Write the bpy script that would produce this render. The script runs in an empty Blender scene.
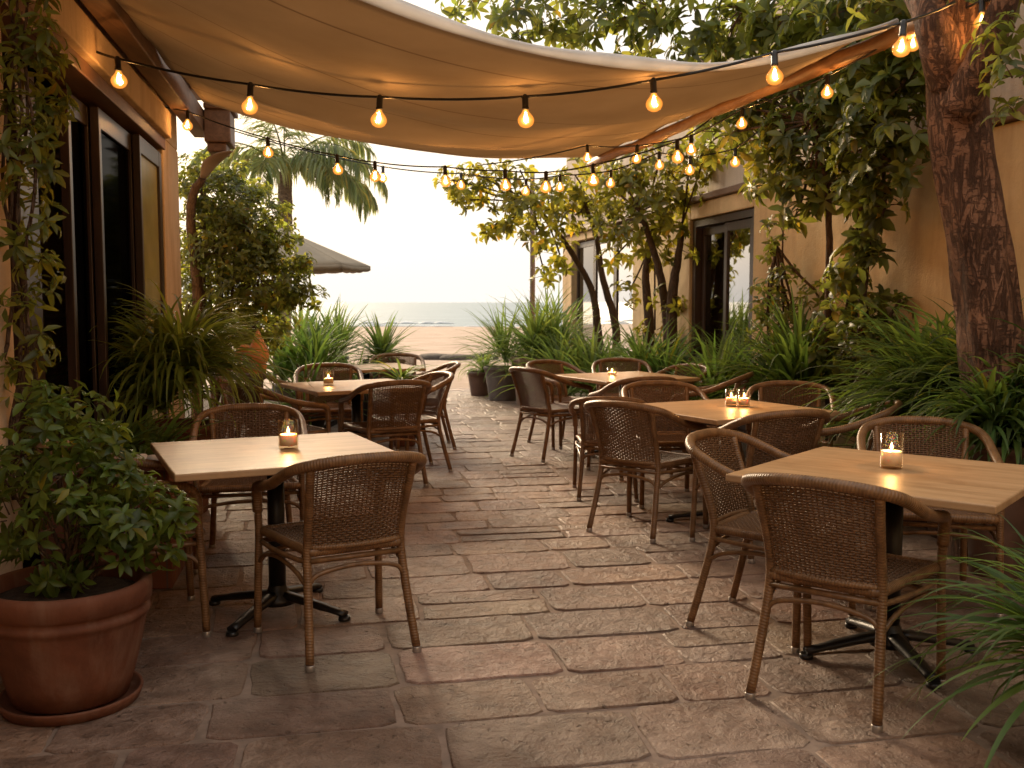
import bpy, math, random
from mathutils import Vector, Matrix, noise
R = math.radians
random.seed(7)

# ------------------------------------------------------------------ camera, sky, sun, exposure
scene = bpy.context.scene
COL = scene.collection
CAM_Z, FPX, PITCH = 1.40, 1000.0, math.atan(0.082)
cam_data = bpy.data.cameras.new('camera')
cam = bpy.data.objects.new('camera', cam_data); COL.objects.link(cam)
cam.location = (0, 0, CAM_Z)
cam.rotation_euler = (R(90) - PITCH, 0, 0)
cam_data.sensor_width = 36.0
cam_data.lens = 36.0 * FPX / 1024.0
cam_data.clip_start, cam_data.clip_end = 0.05, 6000
cam_data.dof.use_dof = True
cam_data.dof.focus_distance = 4.6
cam_data.dof.aperture_fstop = 5.6
scene.camera = cam

SUN_EL, SUN_AZ = 19.0, -24.0          # azimuth from +Y, negative = to the left
world = bpy.data.worlds.new('World'); scene.world = world
world.use_nodes = True
wn, wl = world.node_tree.nodes, world.node_tree.links
wn.clear()
sky = wn.new('ShaderNodeTexSky'); sky.sky_type = 'NISHITA'; sky.sun_disc = False
sky.sun_elevation = R(SUN_EL); sky.sun_rotation = R(SUN_AZ)
sky.air_density = 1.4; sky.dust_density = 6.0; sky.ozone_density = 0.6
tone = wn.new('ShaderNodeMix'); tone.data_type = 'RGBA'; tone.blend_type = 'MIX'
tone.inputs[0].default_value = 0.85                 # thin bright overcast over the clear sky
tone.inputs[7].default_value = (9.0, 8.45, 7.8, 1)
bg = wn.new('ShaderNodeBackground'); bg.inputs['Strength'].default_value = 0.059
wo = wn.new('ShaderNodeOutputWorld')
wl.new(sky.outputs[0], tone.inputs[6]); wl.new(tone.outputs[2], bg.inputs['Color'])
wl.new(bg.outputs[0], wo.inputs['Surface'])

sun_data = bpy.data.lights.new('sun', 'SUN')
sun_data.energy = 2.8; sun_data.angle = R(20); sun_data.color = (1.0, 0.76, 0.50)
sun = bpy.data.objects.new('sun', sun_data); COL.objects.link(sun)
sd = Vector((math.sin(R(SUN_AZ)) * math.cos(R(SUN_EL)), math.cos(R(SUN_AZ)) * math.cos(R(SUN_EL)), math.sin(R(SUN_EL))))
sun.rotation_euler = sd.to_track_quat('Z', 'Y').to_euler()

scene.view_settings.view_transform = 'Standard'
scene.view_settings.look = 'None'
scene.view_settings.exposure = 1.27
scene.view_settings.gamma = 1.0
scene.view_settings.use_curve_mapping = False
try:
    scene.cycles.use_denoising = True
    scene.cycles.denoiser = 'OPENIMAGEDENOISE'
    scene.cycles.max_bounces = 8
    scene.cycles.transparent_max_bounces = 24
    scene.cycles.caustics_reflective = False
    scene.cycles.caustics_refractive = False
    scene.cycles.sample_clamp_indirect = 6.0
except Exception:
    pass

_cp, _sp = math.cos(PITCH), math.sin(PITCH)
def at(px, py, D):
    """the point of the place that lies D metres ahead of the camera on the sight line of a photo pixel"""
    a, b = (px - 512) / FPX, (384 - py) / FPX
    d = Vector((a, _cp + b * _sp, -_sp + b * _cp))
    return Vector((0, 0, CAM_Z)) + d * (D / d.y)

# ------------------------------------------------------------------ materials
MATS = {}
class NT:
    def __init__(s, name):
        s.m = bpy.data.materials.new(name); s.m.use_nodes = True
        s.n, s.l = s.m.node_tree.nodes, s.m.node_tree.links
        s.n.clear(); s.out = s.n.new('ShaderNodeOutputMaterial'); MATS[name] = s.m
    def node(s, t, **kw):
        nd = s.n.new(t)
        for k, v in kw.items(): setattr(nd, k, v)
        return nd
    def link(s, a, b): s.l.new(a, b)
    def val(s, sock, v):
        if hasattr(v, 'is_output') or isinstance(v, bpy.types.NodeSocket): s.link(v, sock)
        else: sock.default_value = v
    def math(s, op, a, b=0.0, c=None):
        nd = s.node('ShaderNodeMath', operation=op)
        s.val(nd.inputs[0], a); s.val(nd.inputs[1], b)
        if c is not None: s.val(nd.inputs[2], c)
        return nd.outputs[0]
    def coord(s, which='Object', scale=(1, 1, 1)):
        tc = s.node('ShaderNodeTexCoord'); mp = s.node('ShaderNodeMapping')
        mp.inputs['Scale'].default_value = scale
        s.link(tc.outputs[which], mp.inputs['Vector']); return mp.outputs[0]
    def noise(s, vec, scale, detail=4, rough=0.55, dist=0.0):
        nd = s.node('ShaderNodeTexNoise'); s.link(vec, nd.inputs['Vector'])
        nd.inputs['Scale'].default_value = scale; nd.inputs['Detail'].default_value = detail
        nd.inputs['Roughness'].default_value = rough; nd.inputs['Distortion'].default_value = dist
        return nd.outputs[0]
    def ramp(s, fac, stops):
        nd = s.node('ShaderNodeValToRGB'); e = nd.color_ramp.elements
        while len(e) < len(stops): e.new(0.5)
        for i, (p, c) in enumerate(stops):
            e[i].position = p; e[i].color = (c[0], c[1], c[2], 1) if not isinstance(c, float) else (c, c, c, 1)
        s.link(fac, nd.inputs[0]); return nd.outputs[0]
    def mix(s, fac, a, b, blend='MIX'):
        nd = s.node('ShaderNodeMix', data_type='RGBA', blend_type=blend)
        s.val(nd.inputs[0], fac)
        for sock, v in ((nd.inputs[6], a), (nd.inputs[7], b)):
            if isinstance(v, tuple): v = (v[0], v[1], v[2], 1)
            s.val(sock, v)
        return nd.outputs[2]
    def attr(s, name='tint'):
        nd = s.node('ShaderNodeAttribute'); nd.attribute_name = name; return nd.outputs['Color']
    def bump(s, h, strength=0.5, dist=0.01):
        nd = s.node('ShaderNodeBump'); nd.inputs['Strength'].default_value = strength
        nd.inputs['Distance'].default_value = dist; s.link(h, nd.inputs['Height']); return nd.outputs[0]
    def pbsdf(s, color, rough=0.6, spec=0.5, metal=0.0, normal=None):
        p = s.node('ShaderNodeBsdfPrincipled')
        if isinstance(color, tuple): color = (color[0], color[1], color[2], 1)
        s.val(p.inputs['Base Color'], color); s.val(p.inputs['Roughness'], rough)
        s.val(p.inputs['Specular IOR Level'], spec); s.val(p.inputs['Metallic'], metal)
        if normal is not None: s.link(normal, p.inputs['Normal'])
        return p
    def done(s, shader): s.link(shader, s.out.inputs['Surface']); return s.m

def plain(name, color, rough=0.6, spec=0.5, metal=0.0, var=0.25, scale=12, bump=0.15, bdist=0.004):
    t = NT(name); v = t.coord(); f = t.noise(v, scale, 5)
    d = tuple(c * (1 - var) for c in color); b = tuple(min(1, c * (1 + var)) for c in color)
    c = t.ramp(f, [(0.25, d), (0.75, b)])
    return t.done(t.pbsdf(c, rough, spec, metal, t.bump(t.noise(v, scale * 4, 4), bump, bdist)).outputs[0])

def leaf_mat(name, base, trans, rough=0.42, tmix=0.42, spec=0.5):
    t = NT(name); a = t.attr()
    c = t.mix(1.0, base, a, 'MULTIPLY'); c2 = t.mix(1.0, trans, a, 'MULTIPLY')
    p = t.pbsdf(c, rough, spec); tr = t.node('ShaderNodeBsdfTranslucent'); t.link(c2, tr.inputs[0])
    m = t.node('ShaderNodeMixShader'); m.inputs[0].default_value = tmix
    t.link(p.outputs[0], m.inputs[1]); t.link(tr.outputs[0], m.inputs[2])
    return t.done(m.outputs[0])

def emit_mat(name, color, strength):
    t = NT(name); e = t.node('ShaderNodeEmission'); e.inputs[0].default_value = (*color, 1); e.inputs[1].default_value = strength
    return t.done(e.outputs[0])

# paving stone
t = NT('paving_stone'); v = t.coord(); a = t.attr()
big = t.noise(v, 1.6, 5); mid = t.noise(v, 9, 6, 0.65); fine = t.noise(v, 60, 5, 0.7)
c = t.ramp(mid, [(0.24, (0.17, 0.118, 0.090)), (0.5, (0.34, 0.246, 0.192)), (0.78, (0.49, 0.372, 0.300))])
c = t.mix(1.0, c, a, 'MULTIPLY')
c = t.mix(t.ramp(big, [(0.42, 0.0), (0.62, 1.0)]), c, t.mix(1.0, c, (0.60, 0.50, 0.45), 'MULTIPLY'))
pits = t.ramp(t.noise(v, 26, 3, 0.5, 0.6), [(0.24, 0.0), (0.36, 1.0)])
c = t.mix(t.math('MULTIPLY_ADD', pits, 0.55, 0.45), (0.07, 0.05, 0.04), c)
c = t.mix(t.ramp(t.noise(v, 3.6, 6, 0.7, 0.4), [(0.40, 0.0), (0.66, 0.75)]), c, t.mix(1.0, c, (0.62, 0.54, 0.48), 'MULTIPLY'))
h = t.math('ADD', t.math('MULTIPLY', t.noise(v, 8, 7, 0.68, 0.5), 1.0), t.math('ADD', t.math('MULTIPLY', t.noise(v, 24, 5, 0.65), 0.45), t.math('ADD', t.math('MULTIPLY', fine, 0.12), t.math('MULTIPLY', pits, 0.3))))
rg = t.math('ADD', t.math('MULTIPLY', mid, 0.5), 0.24)
t.done(t.pbsdf(c, rg, 0.46, 0, t.bump(h, 1.0, 0.042)).outputs[0])
plain('mortar', (0.24, 0.18, 0.145), 0.85, 0.3, var=0.35, scale=14, bump=0.4, bdist=0.006)
t = NT('sand'); v = t.coord(); f = t.noise(v, 0.8, 6); g = t.noise(v, 30, 4)
c = t.ramp(f, [(0.3, (0.36, 0.265, 0.205)), (0.7, (0.50, 0.385, 0.31))])
t.done(t.pbsdf(c, 0.9, 0.2, 0, t.bump(t.math('ADD', t.noise(v, 2.5, 6, 0.65), t.math('MULTIPLY', g, 0.15)), 0.9, 0.12)).outputs[0])
t = NT('sea_water'); v = t.coord('Object', (0.25, 1.0, 1)); w1 = t.noise(v, 0.5, 5, 0.6)
c = t.ramp(w1, [(0.35, (0.22, 0.285, 0.325)), (0.68, (0.32, 0.39, 0.43))])
t.done(t.pbsdf(c, 0.55, 0.12, 0, t.bump(t.noise(v, 0.9, 5, 0.6), 0.8, 0.5)).outputs[0])
plain('sea_foam', (0.80, 0.80, 0.79), 0.7, var=0.08, scale=2)
plain('soil', (0.055, 0.038, 0.028), 0.95, 0.2, var=0.5, scale=30, bump=0.8, bdist=0.03)
plain('seaweed', (0.06, 0.045, 0.035), 0.9, var=0.5, scale=9, bump=0.9, bdist=0.05)

def plaster(name, lo, hi, stain):
    t = NT(name); v = t.coord(); f = t.noise(v, 1.3, 6, 0.6); g = t.noise(t.coord('Object', (3, 3, 0.5)), 1.6, 5, 0.6)
    c = t.ramp(f, [(0.28, lo), (0.72, hi)])
    c = t.mix(t.ramp(g, [(0.46, 0.0), (0.72, 0.75)]), c, stain)
    c = t.mix(t.ramp(t.noise(v, 3.2, 7, 0.7, 0.8), [(0.52, 0.0), (0.62, 0.35)]), c, t.mix(1.0, c, (1.22, 1.2, 1.18), 'MULTIPLY'))
    h = t.math('ADD', t.noise(v, 6, 6, 0.6), t.math('MULTIPLY', t.noise(v, 70, 3), 0.25))
    t.done(t.pbsdf(c, 0.85, 0.25, 0, t.bump(h, 0.8, 0.016)).outputs[0])
plaster('ochre_plaster', (0.48, 0.33, 0.17), (0.62, 0.45, 0.25), (0.36, 0.23, 0.115))
plaster('cream_plaster', (0.52, 0.37, 0.23), (0.66, 0.50, 0.34), (0.38, 0.24, 0.13))
plaster('grey_plaster', (0.42, 0.35, 0.28), (0.52, 0.44, 0.36), (0.30, 0.23, 0.17))

def wood(name, lo, hi, axis, rough, bump=0.2, spec=0.4, scale=1.0):
    t = NT(name); s = [7.0, 7.0, 7.0]; s['xyz'.index(axis)] = 0.55
    v = t.coord('Object', tuple(k * scale for k in s)); f = t.noise(v, 3.2, 7, 0.62, 0.5); g = t.noise(v, 14, 3)
    c = t.ramp(f, [(0.30, lo), (0.70, hi)])
    c = t.mix(t.ramp(t.noise(t.coord(), 4.5, 6, 0.7, 0.6), [(0.46, 0.0), (0.70, 0.75)]), c, t.mix(1.0, c, (0.72, 0.66, 0.60), 'MULTIPLY'))
    h = t.math('ADD', f, t.math('MULTIPLY', g, 0.35))
    t.done(t.pbsdf(c, rough, spec, 0, t.bump(h, bump, 0.004)).outputs[0])
wood('table_wood', (0.36, 0.215, 0.105), (0.53, 0.345, 0.19), 'x', 0.40, 0.10, 0.4)
wood('door_wood', (0.022, 0.011, 0.007), (0.055, 0.028, 0.016), 'z', 0.35, 0.2, 0.5)
wood('trim_wood', (0.10, 0.045, 0.02), (0.20, 0.10, 0.045), 'y', 0.5, 0.3)
wood('beam_wood', (0.085, 0.042, 0.022), (0.18, 0.095, 0.05), 'y', 0.6, 0.4)
wood('pole_wood', (0.24, 0.12, 0.05), (0.40, 0.21, 0.095), 'y', 0.5, 0.3)
wood('post_wood', (0.12, 0.085, 0.06), (0.22, 0.16, 0.12), 'z', 0.8, 0.4)
plain('black_iron', (0.012, 0.011, 0.011), 0.38, 0.5, var=0.3)
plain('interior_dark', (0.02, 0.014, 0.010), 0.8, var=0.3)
plain('steel_cap', (0.42, 0.39, 0.36), 0.38, 0.5, 0.7, var=0.15)

t = NT('wrapped_rattan')
tc = t.node('ShaderNodeTexCoord'); sx = t.node('ShaderNodeSeparateXYZ'); t.link(tc.outputs['UV'], sx.inputs[0])
ring = t.math('SINE', t.math('ADD', t.math('MULTIPLY', sx.outputs[0], 2 * math.pi / 0.011), t.math('MULTIPLY', sx.outputs[1], 6.283)))
ob = t.coord(); f = t.noise(ob, 18, 5, 0.6); f2 = t.noise(ob, 110, 3)
c = t.ramp(f, [(0.28, (0.115, 0.057, 0.022)), (0.72, (0.31, 0.170, 0.074))])
c = t.mix(t.math('MULTIPLY', t.math('ADD', ring, 1.0), 0.22), c, t.mix(1.0, c, (0.55, 0.45, 0.40), 'MULTIPLY'))
t.done(t.pbsdf(c, 0.38, 0.5, 0, t.bump(t.math('ADD', ring, f2), 0.35, 0.002)).outputs[0])
t = NT('smooth_rattan'); ob = t.coord('Object', (1, 1, 0.25)); f = t.noise(ob, 30, 5, 0.6)
c = t.ramp(f, [(0.28, (0.10, 0.049, 0.019)), (0.72, (0.27, 0.145, 0.062))])
t.done(t.pbsdf(c, 0.36, 0.5, 0, t.bump(f, 0.2, 0.002)).outputs[0])
t = NT('woven_wicker'); oi = t.node('ShaderNodeObjectInfo'); ob = t.coord(); f = t.noise(ob, 26, 4, 0.6); f2 = t.noise(ob, 160, 3)
c = t.ramp(f2, [(0.3, (0.085, 0.041, 0.016)), (0.72, (0.27, 0.142, 0.060))])
c = t.mix(t.math('MULTIPLY', f, 0.6), c, t.mix(1.0, c, (0.70, 0.62, 0.55), 'MULTIPLY'))
c = t.mix(t.math('MULTIPLY', oi.outputs['Random'], 0.8), c, t.mix(1.0, c, (0.62, 0.60, 0.60), 'MULTIPLY'))
t.done(t.pbsdf(c, 0.42, 0.45, 0, t.bump(f2, 0.3, 0.001)).outputs[0])

t = NT('terracotta'); v = t.coord(); f = t.noise(v, 5, 6, 0.65); g = t.noise(t.coord('Object', (6, 6, 1.2)), 2.2, 5)
c = t.ramp(f, [(0.25, (0.085, 0.030, 0.016)), (0.7, (0.19, 0.070, 0.037))])
c = t.mix(t.ramp(g, [(0.5, 0.0), (0.72, 0.55)]), c, (0.24, 0.14, 0.095))
t.done(t.pbsdf(c, 0.72, 0.3, 0, t.bump(t.noise(v, 22, 5), 0.4, 0.006)).outputs[0])
plain('bright_terracotta', (0.66, 0.29, 0.13), 0.7, 0.3, var=0.12, scale=14)
plain('brown_glazed_pot', (0.11, 0.060, 0.042), 0.45, 0.5, var=0.3, scale=9)
plain('grey_pot', (0.13, 0.11, 0.10), 0.7, 0.3, var=0.25, scale=9)
plain('dark_pot', (0.018, 0.016, 0.015), 0.6, 0.3, var=0.3)
plain('planter_wood', (0.26, 0.175, 0.13), 0.8, 0.2, var=0.3, scale=6)
plain('white_stone', (0.62, 0.55, 0.47), 0.7, 0.3, var=0.15)
t = NT('red_brick'); v = t.coord('Object')
br = t.node('ShaderNodeTexBrick'); t.link(v, br.inputs['Vector']); br.inputs['Scale'].default_value = 4.5
br.inputs['Color1'].default_value = (0.20, 0.075, 0.042, 1); br.inputs['Color2'].default_value = (0.27, 0.11, 0.06, 1); br.inputs['Mortar'].default_value = (0.14, 0.10, 0.08, 1)
t.done(t.pbsdf(br.outputs[0], 0.85, 0.25, 0, t.bump(t.noise(v, 30, 4), 0.4, 0.005)).outputs[0])

def bark(name, lo, hi, sc, zs, dist, strength=1.0):
    t = NT(name); v = t.coord('Object', (1, 1, zs)); f = t.noise(v, sc, 7, 0.65, 0.9)
    wv = t.node('ShaderNodeTexNoise'); t.link(v, wv.inputs['Vector']); wv.inputs['Scale'].default_value = sc * 0.9; wv.inputs['Detail'].default_value = 4
    wm = t.node('ShaderNodeVectorMath', operation='MULTIPLY_ADD'); t.link(wv.outputs['Color'], wm.inputs[0]); wm.inputs[1].default_value = (1.6 / sc,) * 3; t.link(v, wm.inputs[2])
    vo = t.node('ShaderNodeTexVoronoi'); t.link(wm.outputs[0], vo.inputs['Vector']); vo.inputs['Scale'].default_value = sc * 1.8
    vo.feature = 'DISTANCE_TO_EDGE'
    cr = t.ramp(vo.outputs['Distance'], [(0.0, 0.0), (0.13, 1.0)])
    h = t.math('ADD', f, t.math('MULTIPLY', cr, 0.6))
    c = t.ramp(f, [(0.30, lo), (0.72, hi)])
    c = t.mix(cr, t.mix(1.0, c, (0.70, 0.67, 0.64), 'MULTIPLY'), c)
    t.done(t.pbsdf(c, 0.8, 0.3, 0, t.bump(h, strength, dist)).outputs[0])
t = NT('tree_bark'); v1 = t.coord('Object', (1, 1, 0.22)); v2 = t.coord('Object', (0.6, 0.6, 2.6)); v3 = t.coord()
r1 = t.noise(v1, 26, 7, 0.7, 0.9); r2 = t.noise(v2, 15, 6, 0.7, 1.6); r3 = t.noise(v3, 55, 4, 0.6); r4 = t.noise(v3, 5, 3)
plates = t.ramp(r1, [(0.40, 0.0), (0.52, 1.0)]); cracks = t.ramp(r2, [(0.36, 0.0), (0.44, 1.0)])
h = t.math('ADD', t.math('MULTIPLY', t.math('MINIMUM', plates, t.math('MULTIPLY_ADD', cracks, 0.6, 0.4)), 1.0), t.math('ADD', t.math('MULTIPLY', r3, 0.35), t.math('MULTIPLY', r4, 0.6)))
c = t.ramp(r4, [(0.3, (0.12, 0.060, 0.034)), (0.7, (0.27, 0.145, 0.088))])
c = t.mix(t.math('MULTIPLY', plates, cracks), t.mix(1.0, c, (0.50, 0.46, 0.44), 'MULTIPLY'), t.mix(r3, t.mix(1.0, c, (0.75, 0.72, 0.7), 'MULTIPLY'), t.mix(1.0, c, (1.25, 1.2, 1.15), 'MULTIPLY')))
t.done(t.pbsdf(c, 0.75, 0.3, 0, t.bump(h, 1.0, 0.022)).outputs[0])
bark('thin_bark', (0.055, 0.035, 0.022), (0.16, 0.095, 0.058), 22, 0.3, 0.01)
bark('palm_bark', (0.16, 0.12, 0.085), (0.32, 0.25, 0.18), 6, 3.0, 0.03)

leaf_mat('dark_leaf', (0.080, 0.108, 0.024), (0.34, 0.37, 0.05))
leaf_mat('yellow_green_leaf', (0.12, 0.135, 0.022), (0.50, 0.46, 0.05), tmix=0.5)  # yellow-green leaves of the courtyard trees
leaf_mat('bush_leaf', (0.095, 0.130, 0.028), (0.42, 0.45, 0.06))
leaf_mat('shrub_leaf', (0.070, 0.112, 0.018), (0.28, 0.36, 0.04), 0.38, 0.38, 0.4)
leaf_mat('strap_leaf', (0.066, 0.122, 0.028), (0.22, 0.35, 0.055), 0.52)
leaf_mat('golden_strap_leaf', (0.150, 0.205, 0.040), (0.38, 0.48, 0.07), 0.45)
leaf_mat('spiky_leaf', (0.095, 0.155, 0.042), (0.30, 0.42, 0.08), 0.5)
leaf_mat('palm_leaf', (0.11, 0.145, 0.055), (0.36, 0.41, 0.13), 0.42)

t = NT('sail_canvas'); tc = t.node('ShaderNodeTexCoord'); sx = t.node('ShaderNodeSeparateXYZ'); t.link(tc.outputs['UV'], sx.inputs[0])
ob = t.coord(); f = t.noise(ob, 1.5, 5); weave = t.noise(ob, 260, 2)
c = t.ramp(f, [(0.3, (0.46, 0.37, 0.275)), (0.7, (0.56, 0.46, 0.35))])
seam = t.math('ABSOLUTE', t.math('SUBTRACT', t.math('FRACT', t.math('MULTIPLY', sx.outputs[1], 5.0)), 0.5))
sm = t.ramp(seam, [(0.0, 1.0), (0.014, 0.0)])
c = t.mix(t.math('MULTIPLY', sm, 0.6), c, (0.15, 0.085, 0.045))
p = t.pbsdf(c, 0.85, 0.15, 0, t.bump(t.math('ADD', t.math('MULTIPLY', weave, 0.4), t.math('MULTIPLY', t.noise(ob, 3.5, 4), 1.2)), 0.3, 0.01))
tr = t.node('ShaderNodeBsdfTranslucent'); t.link(t.mix(1.0, c, (1.0, 0.88, 0.72), 'MULTIPLY'), tr.inputs[0])
m = t.node('ShaderNodeMixShader'); m.inputs[0].default_value = 0.5
t.link(p.outputs[0], m.inputs[1]); t.link(tr.outputs[0], m.inputs[2]); t.done(m.outputs[0])
def cloth(name, col, tmix):
    t = NT(name); ob = t.coord(); f = t.noise(ob, 6, 4)
    c = t.ramp(f, [(0.3, tuple(k * 0.88 for k in col)), (0.7, col)])
    p = t.pbsdf(c, 0.85, 0.15); tr = t.node('ShaderNodeBsdfTranslucent'); t.link(c, tr.inputs[0])
    m = t.node('ShaderNodeMixShader'); m.inputs[0].default_value = tmix
    t.link(p.outputs[0], m.inputs[1]); t.link(tr.outputs[0], m.inputs[2]); t.done(m.outputs[0])
cloth('skylit_hem', (0.80, 0.78, 0.76), 0.5)  # sky light on the canvas front edge, put into a pale colour
cloth('parasol_cloth', (0.42, 0.365, 0.285), 0.28)
cloth('dried_leaf', (0.36, 0.28, 0.22), 0.3)

def glass(name, tint, refl, rough=0.02, absorb=1.0):
    t = NT(name); tr = t.node('ShaderNodeBsdfTransparent'); tr.inputs[0].default_value = (*tint, 1)
    g = t.node('ShaderNodeBsdfGlossy'); g.inputs['Roughness'].default_value = rough; g.inputs[0].default_value = (1, 1, 1, 1)
    lw = t.node('ShaderNodeLayerWeight'); lw.inputs['Blend'].default_value = 0.5
    fac = t.math('MINIMUM', t.math('MULTIPLY', t.math('ADD', 0.035, t.math('POWER', lw.outputs['Facing'], 3.5)), refl), 0.95)
    m = t.node('ShaderNodeMixShader'); t.link(fac, m.inputs[0]); t.link(tr.outputs[0], m.inputs[1]); t.link(g.outputs[0], m.inputs[2])
    t.done(m.outputs[0])
glass('candle_glass', (0.95, 0.87, 0.74), 0.9, 0.02)
glass('door_glass', (0.35, 0.33, 0.30), 2.4)
glass('dark_glass', (0.16, 0.14, 0.12), 0.9, 0.04)
glass('smoked_glass', (0.12, 0.10, 0.085), 0.07, 0.06)
t = NT('reflection_tint_pane'); v = t.coord(); f = t.noise(v, 2.0, 4)  # yellow-green reflection in the window glass, put into the pane colour
t.done(t.pbsdf(t.ramp(f, [(0.3, (0.30, 0.27, 0.10)), (0.7, (0.48, 0.43, 0.20))]), 0.18, 0.7).outputs[0])
t = NT('candle_wax'); p = t.pbsdf((0.86, 0.78, 0.66), 0.5, 0.4)
p.inputs['Subsurface Weight'].default_value = 0.5; p.inputs['Subsurface Radius'].default_value = (0.02, 0.012, 0.006); p.inputs['Subsurface Scale'].default_value = 1.0
t.done(p.outputs[0])
emit_mat('candle_flame', (1.0, 0.62, 0.22), 14.0)
emit_mat('lamp_filament', (1.0, 0.70, 0.30), 22.0)
t = NT('amber_bulb_glass'); tr = t.node('ShaderNodeBsdfTransparent'); tr.inputs[0].default_value = (1.0, 0.80, 0.52, 1)
lw = t.node('ShaderNodeLayerWeight'); lw.inputs['Blend'].default_value = 0.5
e = t.node('ShaderNodeEmission'); t.link(t.ramp(lw.outputs['Facing'], [(0.03, (1.5, 0.72, 0.17)), (0.25, (0.75, 0.30, 0.05)), (0.8, (0.55, 0.17, 0.022))]), e.inputs[0]); e.inputs[1].default_value = 1.0
g = t.node('ShaderNodeBsdfGlossy'); g.inputs['Roughness'].default_value = 0.05
m1 = t.node('ShaderNodeMixShader'); m1.inputs[0].default_value = 0.5; t.link(tr.outputs[0], m1.inputs[1]); t.link(e.outputs[0], m1.inputs[2])
m2 = t.node('ShaderNodeMixShader'); m2.inputs[0].default_value = 0.05; t.link(m1.outputs[0], m2.inputs[1]); t.link(g.outputs[0], m2.inputs[2])
t.done(m2.outputs[0])

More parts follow.
